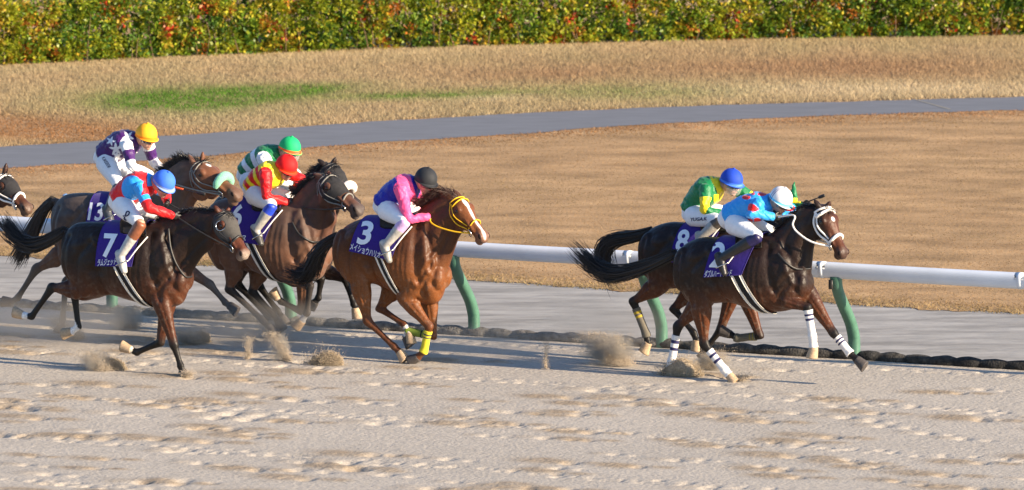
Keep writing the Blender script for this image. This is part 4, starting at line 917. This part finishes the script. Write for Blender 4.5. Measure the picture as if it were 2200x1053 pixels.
    for s in 'NF':
        me = remesh(MB().add(*shin(s, .003)).add(*foot(s, .004)).mesh(), .008, 3); V = co(me); b, c = legs[s][1:3]; t = (V - b) @ (c - b) / ((c - b) @ (c - b))
        cc = np.tile(np.array(d['boot']), (len(V), 1)) * (0.8 + .4 * vnoise(V[:, 0] * 16, V[:, 2] * 16, 81))[:, None]
        for t0, t1, q in d.get('bootbands', []): cc[(t >= t0) & (t < t1)] = q
        cc[t > 1.0] = d.get('shoe', d['boot']); setcol(me, cc); link('boot', me, M['bootm'], root)
    mb = MB(); mb.add(*torso(.022, 1, 6))
    for s in 'NF': mb.add(*arm(s, .011, .93))
    for q in d.get('silk_extra', []): mb.add(*limb([fr.P(*w_) for w_ in q[0]], q[1], fr.l, 12, 4, 2, .4))
    me = remesh(mb.mesh(), .0075, 4); V = co(me)
    nzv = np.stack([vnoise(V[:, 0] * 9 + V[:, 2] * 5, V[:, 2] * 11 + V[:, 1] * 4, 82 + k) - .5 for k in range(3)], 1); nn_ = np.empty(len(V) * 3, np.float32); me.vertices.foreach_get('normal', nn_); fo = np.abs(vnoise(V[:, 0] * 15 + V[:, 2] * 13, V[:, 2] * 6 - V[:, 0] * 5 + V[:, 1] * 8, 88, 2) - .5) * 2; V = V + nzv * .016 + nn_.reshape(-1, 3) * ((fo - .3) * .014)[:, None]; me.vertices.foreach_set('co', V.astype(np.float32).ravel()); me.update()
    px, py = proj(V); dN, tN = pl_param(V, arms['N']); dF, tF = pl_param(V, arms['F']); dT, tT = pl_param(V, [t[0] for t in tors[1:]])
    am = np.where(dN < dF, dN, dF); at = np.where(dN < dF, tN, tF); armm = (am < .082) & (am < dT * .80)
    setcol(me, d['paint'](dict(V=V, px=px, py=py, arm=armm, at=at, t=tT, n=len(V)))); silk = link('silks', me, M['silk'], root)
    # gloves: palm, four bent fingers and a thumb closed on the rein
    for s in 'NF':
        e, w_ = arms[s][1:]; dv = nrm(w_ - e); sg = -1 if s == 'N' else 1; nrm_p = nrm(fr.l * sg - dv * (fr.l @ dv) * sg); dn = np.cross(dv, nrm_p); dn = dn if dn @ UP < 0 else -dn
        g0 = w_ - dv * .035; mb = MB(); mb.add(*limb([g0, g0 + dv * .04, g0 + dv * .085], [(.026, .022), (.036, .022), (.038, .020)], nrm_p, 12, 3, 2.3, .6))
        inn = -nrm_p
        for q, (off, ln) in enumerate(((-.028, .062), (-.009, .072), (.010, .068), (.027, .054))):
            b0 = g0 + dv * .082 + dn * off; b1 = b0 + dv * ln * .45 + inn * .006; b2 = b1 + dv * ln * .12 + inn * ln * .42; b3 = b2 - dv * ln * .28 + inn * ln * .12
            mb.add(*limb([b0, b1, b2, b3], [.0105, .0100, .0095, .008], dn, 8, 3, 2, .8))
        t0 = g0 + dv * .035 - dn * .030; mb.add(*limb([t0, t0 + dv * .03 - dn * .022 + inn * .01, t0 + dv * .058 - dn * .020 + inn * .028], [.013, .012, .009], nrm_p, 8, 3, 2, .8))
        link('glove', remesh(mb.mesh(), .0048, 2), M[d.get('glove', 'leather')], root)
    # capped helmet with peak, and goggles
    hc = hd + hu * .038 - fd * .006; nu_, nv_ = 24, 90; Vh = []; Ch = []
    cap, band = np.array(d['cap']), np.array(d.get('band', d['cap']))
    for i in range(nu_ + 3):
        th = R(4 + (100 - 4) * min(i, nu_) / nu_); ex = 0
        for j in range(nv_):
            ph = 2 * math.pi * j / nv_; fr_ = max(0, math.cos(ph))
            if i > nu_: ex = (i - nu_) / 2 * (.006 + .030 * fr_ ** 1.5)
            rr_ = np.array([.133, .118, .128]); v = fd * math.sin(th) * math.cos(ph) * (rr_[0] + ex) + lh * math.sin(th) * math.sin(ph) * (rr_[1] + ex) + hu * (math.cos(th) * rr_[2] - (ex * .30))
            if i <= nu_: v = v * (1 + .006 * math.cos(ph * 6) * math.sin(th))
            Vh.append(hc + v); q = cap
            if i >= nu_ - 2 and i <= nu_ + 1: q = band
            az_ = abs(math.degrees(ph) - 180)
            for p0, p1, pc in d.get('capbands', []):
                if p0 <= az_ <= p1 and i > 1: q = np.array(pc)
            Ch.append(q)
    m_ = nu_ + 3; ii = np.arange(m_ * nv_).reshape(m_, nv_); j2 = np.roll(ii, -1, 1); Fq = np.stack([ii[:-1], ii[1:], j2[1:], j2[:-1]], -1).reshape(-1, 4)
    Vh.append(hc + hu * .129); Ch.append(cap); Vh = np.array(Vh); t3 = np.array([[0 * nv_ + j, 0 * nv_ + (j + 1) % nv_, len(Vh) - 1, len(Vh) - 1] for j in range(nv_)])
    mbh = MB(); mbh.add(Vh, [tuple(f) for f in Fq] + [(int(t[0]), int(t[1]), int(t[2])) for t in t3], np.array(Ch)); mbh.add(*ell(hc + hu * .131, [fd * .016, lh * .016, hu * .010], 10, 6), cap)
    hl_ = mbh.build('helmet', M['capm'], root, True); hl_.modifiers.new('s', 'SOLIDIFY').thickness = .006
    gz = []
    for el in np.linspace(-20, 12, 8):
        gz.append([hd + hu * (-.004 + .070 * math.sin(R(el))) + (fd * .114 * math.cos(R(az)) * math.cos(R(el)) + lh * .090 * math.sin(R(az)) * math.cos(R(el))) for az in np.linspace(-72, 72, 24)])
    W, Fq = grid_mesh(np.array(gz)); go = link('goggles', mesh_np(W, Fq), M['goggle'], root); go.modifiers.new('s', 'SOLIDIFY').thickness = .012
    if d.get('visor'):
        gz = [[hd + hu * (-.03 + .085 * math.sin(R(el))) + (fd * .140 * math.cos(R(az)) + lh * .108 * math.sin(R(az))) * (1 - .12 * abs(el) / 50) for az in np.linspace(-75, 75, 24)] for el in np.linspace(-50, 45, 10)]
        W, Fq = grid_mesh(np.array(gz)); link('visor', mesh_np(W, Fq), M['visor'], root)
    # stirrups hang from the saddle
    for s in 'NF':
        c, t = legs[s][2:]; dv = nrm(t - c); q = c + dv * .075; so_ = nrm(np.cross(dv, fr.l)); so_ = so_ if so_ @ UP > 0 else -so_
        pts = [q - so_ * .052 + fr.l * .055, q + fr.l * .060, q + so_ * .055 + fr.l * .03, q + so_ * .085, q + so_ * .055 - fr.l * .03, q - fr.l * .060, q - so_ * .052 - fr.l * .055, q - so_ * .052 + fr.l * .055]
        mb = MB(); mb.add(*tube(pts, .0065, 8, 3)); st_ = mb.build('stirrup', M['steel'], h.root)
        a_, b_, z_ = fr.loc(q + so_ * .085); sg = -1 if s == 'N' else 1; tp = fr.w(a_ + .16, sg * .20, max(z_ + .25, 1.35)); MB().add(*tube([q + so_ * .085, (q + so_ * .085) * .5 + tp * .5 + fr.l * sg * .02, tp], .008, 6, 3)).build('stirrup_strap', M['white_strap'], st_)
    h.rider = dict(root=root, arms=arms, legs=legs, breeches=br, silk=silk, bbvh=bvh_of(br.data))
    if d.get('reins', True): reins(h, [(1, arms['N'][2] + nrm(arms['N'][2] - arms['N'][1]) * .03), (-1, arms['F'][2] + nrm(arms['F'][2] - arms['F'][1]) * .03)], M[d['reinmat']] if 'reinmat' in d else None, d.get('sag', .02), d.get('reinr', .009), d.get('reinpath'))
    return root
M['lip'] = material('lips', (0.28, 0.11, 0.09), 0.5, 0.4)
M['bootm'] = material('boot_leather', rough=0.42, spec=0.5, vcol=True, nscale=25, nvar=0.2, bump=0.3, bscale=40)
M['capm'] = material('cap_cover', rough=0.68, spec=0.25, vcol=True, nscale=50, nvar=0.05, bump=0.12, bscale=30)
mv = material('clear_visor', (0.9, 0.95, 0.95), 0.08, 0.5); M['visor'] = mv
_t = mv.node_tree; _o = _t.nodes['Material Output']; _mix = _t.nodes.new('ShaderNodeMixShader'); _tr = _t.nodes.new('ShaderNodeBsdfTransparent'); _mix.inputs[0].default_value = .16
_t.links.new(_tr.outputs[0], _mix.inputs[1]); _t.links.new(_t.nodes['Principled BSDF'].outputs[0], _mix.inputs[2]); _t.links.new(_mix.outputs[0], _o.inputs[0])
def solid(q, n): return np.tile(np.array(q, float), (n, 1))
def dot(c, q, x, y, r, col, ry=None): c[(((q['px'] - x) / r) ** 2 + ((q['py'] - y) / (ry or r)) ** 2) < 1] = col
LB, RED, WH, GRN, YEL, BLU, PNK, PUR = srgb(40, 150, 225), srgb(215, 15, 20), (.75, .75, .77), srgb(0, 110, 62), srgb(245, 215, 20), srgb(18, 22, 150), srgb(250, 82, 138), srgb(62, 14, 92)
def paint2(q):
    c = solid(LB, q['n'])
    for x, y, r, ry in ((1603, 424, 9, 5), (1637, 417, 10, 4), (1618, 416, 4, 3), (1609, 475, 9, 5), (1627, 473, 8, 5), (1590, 440, 0.1, 1), (1696, 447, 12, 7)): dot(c, q, x, y, r, RED, ry)
    k = q['arm'] & (q['at'] > .16) & (q['at'] < .34); c[k] = RED; return c
def paint8(q):
    c = solid(GRN, q['n']); px, py = q['px'], q['py']
    k = (~q['arm']) & (px > 1536 + (py - 390) * .20) & (px < 1552 + (py - 383) * .22) & (py > 380); c[k] = YEL
    k = (~q['arm']) & (px > 1534) & (px < 1552) & (py > 418); c[k] = YEL
    k = (~q['arm']) & (px > 1523 + (py - 378) * .55) & (px < 1530 + (py - 378) * .6) & (py < 412); c[k] = YEL
    k = q['arm'] & (((q['at'] > .20) & (q['at'] < .43) & (px < 1640)) | ((px > 1640) & ((abs(py - 403) < 4) | ((py > 425) & (py < 436) & (px < 1722))))); c[k] = YEL; return c
def paint3(q):
    c = solid(BLU, q['n']); px, py = q['px'], q['py']; c[q['arm']] = PNK
    k = (~q['arm']) & (px > 851 + (py - 385) * .62) & (px < 882 + (py - 380) * .30) & (py < 440); c[k] = PNK; return c
def paint7(q):
    c = solid(RED, q['n']); px, py = q['px'], q['py']
    dot(c, q, 284, 404, 23, LB, 27); k = (~q['arm']) & (px > 316) & (py < 400); c[k] = LB
    dot(c, q, 300, 392, 8, LB, 6)
    k = q['arm'] & (q['at'] > .24) & (q['at'] < .36); c[k] = LB; k = (~q['arm']) & (q['t'] < .12); c[k] = RED; return c
def star(c, q, x, y, r, rot, col):
    an = np.arctan2(q['py'] - y, q['px'] - x) + rot; rr = np.hypot(q['px'] - x, q['py'] - y); w_ = np.abs(((an * 5 / (2 * np.pi)) % 1) - .5) * 2
    c[rr < r * (0.38 + .62 * np.clip(w_, 0, 1) ** 1.6)] = col
def paint13(q):
    c = solid(PUR, q['n'])
    for x, y, r, w_ in ((249, 320, 15, .4), (275, 294, 14, .9), (251, 334, 11, .2), (238, 303, 11, 1.2), (252, 338, 10, 2.0), (300, 330, 9, .3)): star(c, q, x, y, r, w_, WH)
    k = q['arm'] & (q['at'] > .40); c[k] = WH; k = q['arm'] & (q['at'] < .17); c[k] = WH; return c
def paint6(q):
    px, py = q['px'], q['py']; c = solid(YEL, q['n']); u = q['t'] * 9.0 - .2
    k = (~q['arm']) & (q['t'] < .62) & ((u % 2) < 1.05); c[k] = RED
    c[q['arm']] = RED; return c
def paintE(q):
    c = solid(GRN, q['n']); u = q['t'] * 7.2; k = (~q['arm']) & (q['t'] < .62) & ((u % 2) > 1.0); c[k] = WH; k = q['arm'] & (q['at'] < .3); c[k] = WH; k = q['arm'] & (q['at'] > .5); c[k] = WH; return c
BLK = (.014, .013, .014); GRY = (.33, .31, .28)
build_rider(H2, dict(label='jockey in light blue silks with red spots and a white cap on horse 2', pel=(1572, 466), chest=(1628, 444), neck=(1655, 434), head=(1676, 433), pitch=28, headyaw=14,
    hipN=(1578, 480), kneeN=(1628, 509), ankN=(1546, 557), toeN=(1556, 585), kneeF=(1658, 500, .28), ankF=(1590, 540, .3), toeF=(1600, 560, .3),
    shN=(1630, 436), elN=(1612, 458), haN=(1664, 466), shF=(1650, 430), elF=(1700, 452), haF=(1676, 470),
    paint=paint2, cap=(.78, .74, .72), band=srgb(110, 200, 230), boot=BLK, bootbands=[(-1, .22, (.015, .012, .07))], capbands=[(56, 61, (.02, .03, .2)), (70, 75, (.02, .03, .2))], reinmat='white_strap', sag=.05, reinr=.011, reinpath=[(1742, 519, -.17), (1712, 498, -.17), (1703, 482, -.17), (1708, 467, -.15), (1700, 462, -.12)]))
build_rider(H8, dict(label='jockey in green silks with yellow bands and a blue cap on horse 8', pel=(1492, 452), chest=(1524, 408), neck=(1548, 396), head=(1571, 394), pitch=16, headyaw=20, visor=True,
    hipN=(1490, 462), kneeN=(1545, 474), ankN=(1503, 512), toeN=(1508, 534), shN=(1517, 404), elN=(1516, 450), haN=(1576, 470), shF=(1578, 404), elF=(1640, 440, .30), haF=(1728, 441, .30),
    silk_extra=[([(1703, 432, .34), (1706, 412, .34), (1707, 391, .34)], [.055, .034, .008])],
    paint=paint8, cap=srgb(35, 70, 180), band=srgb(70, 120, 220), boot=GRY, bootbands=[(-1, .25, (.05, .043, .038))], reins=False))
decal('YUGA.K', (1483, 475), (9.8, -.5), (1.5, -10), [H8.rider['bbvh']], M['navy_ink'], 'name_print', H8.rider['breeches'], .006, .02, .2)
build_rider(H3, dict(label='jockey in blue and pink silks with a charcoal cap on the chestnut', pel=(830, 437), chest=(872, 404), neck=(893, 390), head=(914, 391), pitch=20, headyaw=22,
    hipN=(832, 450), kneeN=(870, 477), ankN=(826, 530), toeN=(834, 553), kneeF=(902, 450, .28), ankF=(862, 500, .3), toeF=(870, 520, .3), shN=(861, 405), elN=(878, 470), haN=(924, 466), shF=(888, 398), elF=(903, 452), haF=(934, 462),
    paint=paint3, cap=(.022, .024, .028), boot=(.40, .38, .35), bootbands=[(-1, .28, (.55, .36, .60))], shoe=(.25, .24, .22), reinmat='yellow_strap', sag=.05, reinpath=[(978, 498, -.16), (945, 489, -.17), (928, 480, -.16), (924, 472, -.13)]))
build_rider(H7, dict(label='jockey in red and light blue silks with a blue cap on horse 7', pel=(262, 428), chest=(302, 398), neck=(326, 389), head=(350, 397), pitch=34, headyaw=16,
    hipN=(262, 440), kneeN=(302, 482), ankN=(258, 552), toeN=(264, 572), kneeF=(352, 468, .28), ankF=(305, 530, .3), toeF=(312, 548, .3), shN=(300, 402), elN=(320, 446), haN=(374, 464), shF=(326, 396), elF=(356, 416), haF=(360, 434),
    paint=paint7, cap=srgb(60, 110, 215), band=srgb(130, 150, 190), boot=(.42, .41, .39), bootbands=[(-1, .40, (.22, .075, .035))], breech_end=.86, sag=.0))
decal('ℓ', (262, 470), (30, 12), (10, -26), [H7.rider['bbvh']], M['navy_ink'], 'crest_print', H7.rider['breeches'], .006, .0, .2)
build_rider(H13, dict(label='jockey in purple silks with white stars and a yellow cap standing tall on horse 13', pel=(230, 334), chest=(272, 308), neck=(294, 298), head=(314, 296), pitch=14, headyaw=26,
    hipN=(228, 348), kneeN=(256, 398), ankN=(230, 455), toeN=(238, 475), kneeF=(300, 398, .26), ankF=(262, 445, .3), toeF=(270, 465, .3), shN=(272, 310), elN=(284, 358), haN=(328, 376), shF=(316, 304), elF=(330, 346), haF=(352, 370),
    paint=paint13, cap=srgb(250, 175, 40), band=srgb(245, 130, 25), boot=(.05, .055, .065)))
decal('K.IKEZOE', (219, 340), (3.3, 5.2), (8, -4.5), [H13.rider['bbvh']], M['navy_ink'], 'name_print', H13.rider['breeches'], .006, .02, .2)
build_rider(H6, dict(label='jockey in red and yellow hooped silks with a red cap on horse 6', pel=(548, 405), chest=(584, 374), neck=(602, 362), head=(614, 362), pitch=28, headyaw=20,
    hipN=(548, 418), kneeN=(584, 442), ankN=(549, 496), toeN=(556, 512), shN=(570, 374), elN=(574, 424), haN=(620, 436), shF=(606, 364), elF=(654, 390), haF=(634, 404),
    paint=paint6, cap=srgb(222, 28, 28), band=srgb(240, 60, 20), boot=(.40, .38, .34), bootbands=[(-1, .28, srgb(40, 70, 190))], shoe=(.05, .048, .045), sag=.03, reinmat='black_strap'))
build_rider(HE, dict(label='jockey in green and white hooped silks with a green cap behind the red capped rider', pel=(536, 372), chest=(576, 340), neck=(600, 326), head=(622, 324), pitch=16, headyaw=16, visor=True,
    hipN=(534, 388), kneeN=(585, 420), ankN=(556, 470), toeN=(563, 486), shN=(566, 340), elN=(590, 384), haN=(626, 394), shF=(598, 330), elF=(640, 380), haF=(640, 398),
    paint=paintE, cap=srgb(30, 175, 105), band=srgb(235, 90, 40), boot=BLK))
# whips
def whip(h, a, b, la, lb, handle, label, frac):
    A, B = h.fr.P(*a, la), h.fr.P(*b, lb); root = empty('riding_whip', Vector(A), label, 'whip')
    MB().add(*tube([A, A + (B - A) * frac], [.012, .010], 8, 3)).build('handle', handle, root)
    MB().add(*tube([A + (B - A) * (frac + .01), A + (B - A) * .72], [.008, .006], 8, 3)).build('shaft', M['leather'], root)
    MB().add(*limb([A + (B - A) * .72, A + (B - A) * .78, B], [(.008, .006), (.017, .008), (.018, .008)], h.fr.l, 10, 3)).build('flap', M['leather'], root)
whip(H7, (374, 402), (440, 418), .26, .26, material('orange_grip', srgb(225, 95, 50), .6), 'riding whip with orange grip held by the blue capped jockey on horse 7', .30)
whip(H8, (1724, 438), (1771, 420), .30, .30, M['leather'], 'black riding whip raised above the neck of horse 2', .25)

# ================================================================== SAND THROWN UP BY THE HOOVES
m_grain = material('thrown_sand', (0.46, 0.38, 0.29), 0.95, 0.1, nscale=30, nvar=0.3)
def dust_mat(name, dens, color=(0.78, 0.70, 0.62), nscale=5.0, lo=.42):
    m = bpy.data.materials.new(name); m.use_nodes = True; t = m.node_tree; N = t.nodes.new; L = t.links.new
    t.nodes.remove(t.nodes['Principled BSDF']); v = N('ShaderNodeVolumePrincipled'); L(v.outputs[0], t.nodes['Material Output'].inputs['Volume'])
    v.inputs['Color'].default_value = (*color, 1); v.inputs['Anisotropy'].default_value = 0.2
    tc = N('ShaderNodeTexCoord'); vm = N('ShaderNodeVectorMath'); vm.operation = 'DISTANCE'; vm.inputs[1].default_value = (.5, .5, .5); L(tc.outputs['Generated'], vm.inputs[0])
    fr_ = N('ShaderNodeMapRange'); fr_.interpolation_type = 'SMOOTHSTEP'; fr_.inputs[1].default_value = .12; fr_.inputs[2].default_value = .5; fr_.inputs[3].default_value = 1; fr_.inputs[4].default_value = 0; L(vm.outputs['Value'], fr_.inputs[0])
    n = N('ShaderNodeTexNoise'); n.inputs['Scale'].default_value = nscale; n.inputs['Detail'].default_value = 3; g = N('ShaderNodeNewGeometry'); L(g.outputs['Position'], n.inputs[0])
    nr = N('ShaderNodeMapRange'); nr.inputs[1].default_value = lo; nr.inputs[2].default_value = .72; nr.inputs[3].default_value = 0; nr.inputs[4].default_value = dens; L(n.outputs[0], nr.inputs[0])
    mu = N('ShaderNodeMath'); mu.operation = 'MULTIPLY'; L(fr_.outputs[0], mu.inputs[0]); L(nr.outputs[0], mu.inputs[1]); L(mu.outputs[0], v.inputs['Density'])
    return m
m_puff = dust_mat('dust_puff', 30.0, (.84, .75, .64), 9.0); m_haze = dust_mat('dust_drift', 1.25, nscale=1.3, lo=.25)
OCT = np.array([[1, 0, 0], [-1, 0, 0], [0, 1, 0], [0, -1, 0], [0, 0, 1], [0, 0, -1]], float); OF = np.array([[0, 2, 4], [2, 1, 4], [1, 3, 4], [3, 0, 4], [2, 0, 5], [1, 2, 5], [3, 1, 5], [0, 3, 5]])
def grains(P, r):
    n = len(P); o = OCT[None] * r[:, None, None] * rng.uniform(.6, 1.2, (n, 6, 1)); V = (P[:, None, :] + o).reshape(-1, 3)
    return V, (np.arange(n)[:, None, None] * 6 + OF[None]).reshape(-1, 3)
def spray(px, py, w, hgt, n, label, lean=(-.6, 0.0), puff=1.0, core=.5, size=(.0011, .0030)):
    hgt *= .72; w *= 1.25; lean = (lean[0] * 1.5, 0)
    n = int(n * 3.6)
    base = gnd(px, py); u = rng.random(n) ** 2.2; P = np.zeros((n, 3))     # grains thin out upwards and backwards
    wd_ = w * (core + (1 - core) * u)
    P = base + FWD * (rng.normal(0, .42, n) * wd_ + lean[0] * u * w)[:, None] + LAT * (rng.normal(0, .30, n) * wd_)[:, None] + UP * (np.abs(rng.normal(0, .12, n)) * .15 + u * hgt)[:, None]
    cl = rng.integers(0, 160, n // 3); P[:n // 3] = P[160 + cl] + rng.normal(0, .022, (n // 3, 3))
    P[:, 2] = np.maximum(P[:, 2], .004)
    V, Fc = grains(P, rng.uniform(*size, n) * rng.choice([1, 1, 1, 1.7], n)); o = link('sand_spray', mesh_np(V, Fc), m_grain, None, False); tag(o, label, 'sand spray', None, 'stuff')
    if puff:
        W, Fq = ell(base + UP * hgt * .42 + FWD * lean[0] * w * .5, [FWD * w * 1.05, LAT * w * .8, UP * hgt * .75], 20, 14); mb = MB().add(W, Fq)
        q = mb.build('dust_cloud', m_puff if puff >= 1 else m_haze); tag(q, 'thin dust hanging round the ' + label, 'dust', None, 'stuff')
def clod(px, py, pts, label, n=13000, solid_=False):               # a curtain of sand caught in mid air
    fr = Frame((px, py)); W = cat_rom([fr.P(*p[:2]) for p in pts], 8); rd = np.interp(np.linspace(0, 1, len(W)), np.linspace(0, 1, len(pts)), [p[2] / 140 for p in pts]); mb = MB()
    k = rng.integers(0, len(W), n); d = rng.normal(0, 1, (n, 3)); d /= np.linalg.norm(d, axis=1)[:, None]; q = rng.random(n) ** .45
    P = W[k] + d * (rd[k] * q)[:, None] * np.array([1.1, .8, 1]) * (0.75 + .7 * vnoise(d[:, 0] * 3 + W[k][:, 0] * 6, d[:, 2] * 3, 92))[:, None]; P[:, 2] = np.maximum(P[:, 2], .004)
    m = n // 6; P[:m] += rng.normal(0, 1, (m, 3)) * .05 - FWD * np.abs(rng.normal(0, .06, m))[:, None]; P[:m, 2] = np.maximum(P[:m, 2], .004)
    gv, gf = grains(P, rng.uniform(.0025, .0055, n)); mb.add(gv, gf)
    if solid_:
        me = remesh(MB().add(*limb([fr.P(*p[:2]) for p in pts], [(p[2] / 200, p[2] / 200 * .7) for p in pts], LAT, 22, 6, 2, .8)).mesh(), .012, 3); V = co(me); nz = np.empty(len(V) * 3, np.float32); me.vertices.foreach_get('normal', nz); nz = nz.reshape(-1, 3)
        V = V + nz * ((vnoise(V[:, 0] * 9 + V[:, 1] * 7, V[:, 2] * 12, 91, 4) - .5) * .05)[:, None]; mb.add(V, [tuple(p.vertices) for p in me.polygons])
    o = mb.build('sand_spray', m_clod, None, False, False); tag(o, label, 'sand spray', None, 'stuff')
m_clod = material('thrown_sand_core', (0.42, 0.335, 0.235), 0.95, 0.1, nscale=60, nvar=0.25, bump=1.0, bscale=60, bdist=0.02)
spray(1330, 784, .30, .46, 6000, 'brown burst of sand behind horse 8', (-.5, 0), 1.0)
clod(1462, 806, [(1424, 806, 5), (1444, 799, 15), (1464, 789, 20), (1485, 797, 15), (1504, 808, 5)], 'solid scoop of sand at the far hind hoof of horse 2', 9000, True)
spray(1520, 792, .20, .26, 2600, 'pale curtain of sand between the hind legs of horse 2', (.3, 0), 1.0)
clod(702, 783, [(676, 782, 8), (695, 776, 15), (712, 774, 16), (726, 780, 9)], 'tumbling clod of sand behind the hind hooves of horse 3')
clod(434, 735, [(420, 733, 6), (432, 727, 11), (442, 730, 7)], 'small clod of sand beside the front leg of horse 7')
spray(415, 738, .20, .18, 2200, 'dark grains thrown beside the front leg of horse 7', (-.5, 0), 1.0)
spray(618, 775, .12, .40, 2600, 'tall leaning streak of sand under horse 6', (-.9, 0), 1.0, .3)
spray(532, 772, .07, .34, 900, 'thin upright jet of sand under horse 6', (.1, 0), 0, .3)
clod(238, 793, [(212, 792, 7), (232, 786, 14), (250, 788, 12), (266, 794, 5)], 'clod of sand thrown up behind horse 7')
spray(218, 795, .20, .26, 2400, 'dark burst of sand behind horse 7', (-.4, 0), 1.0)
spray(278, 705, .22, .34, 2200, 'brown spray of sand under the belly of horse 7', (-.2, 0), 1.0)
spray(1172, 792, .05, .42, 700, 'thin upright jet of sand in the gap between the groups', (.15, 0), 0, .3)
spray(1588, 818, .09, .07, 900, 'little splash of sand at the planted hind hoof of horse 2', (.6, 0), 0, .8)
spray(398, 808, .08, .05, 700, 'little splash of sand at the planted front hoof of horse 7', (.4, 0), 0, .8)
spray(590, 722, .16, .22, 2000, 'dust burst round the hind hooves of horse 6', (-.3, 0), 1.0)
spray(136, 712, .16, .20, 1600, 'dust burst round the hind hoof of horse 13', (-.3, 0), 1.0)
spray(168, 728, .12, .14, 900, 'loose grains under the far hind hoof of horse 7', (-.2, 0), 1.0)
for (x, y, w, hh, lab) in ((150, 735, 2.2, .55, 'low drift of pale dust along the left edge behind horse 7'), (560, 742, 1.8, .50, 'low drift of pale dust under horses 6 and 3'), (1020, 765, 1.2, .35, 'faint drift of dust in front of horse 3'), (1300, 760, 1.0, .6, 'faint drift of dust behind horse 8')):
    c = gnd(x, y); W, Fq = ell(c + UP * hh * .5, [FWD * w, LAT * .8, UP * hh * .6], 24, 16); tag(MB().add(W, Fq).build('dust_cloud', m_haze), lab, 'dust', None, 'stuff')
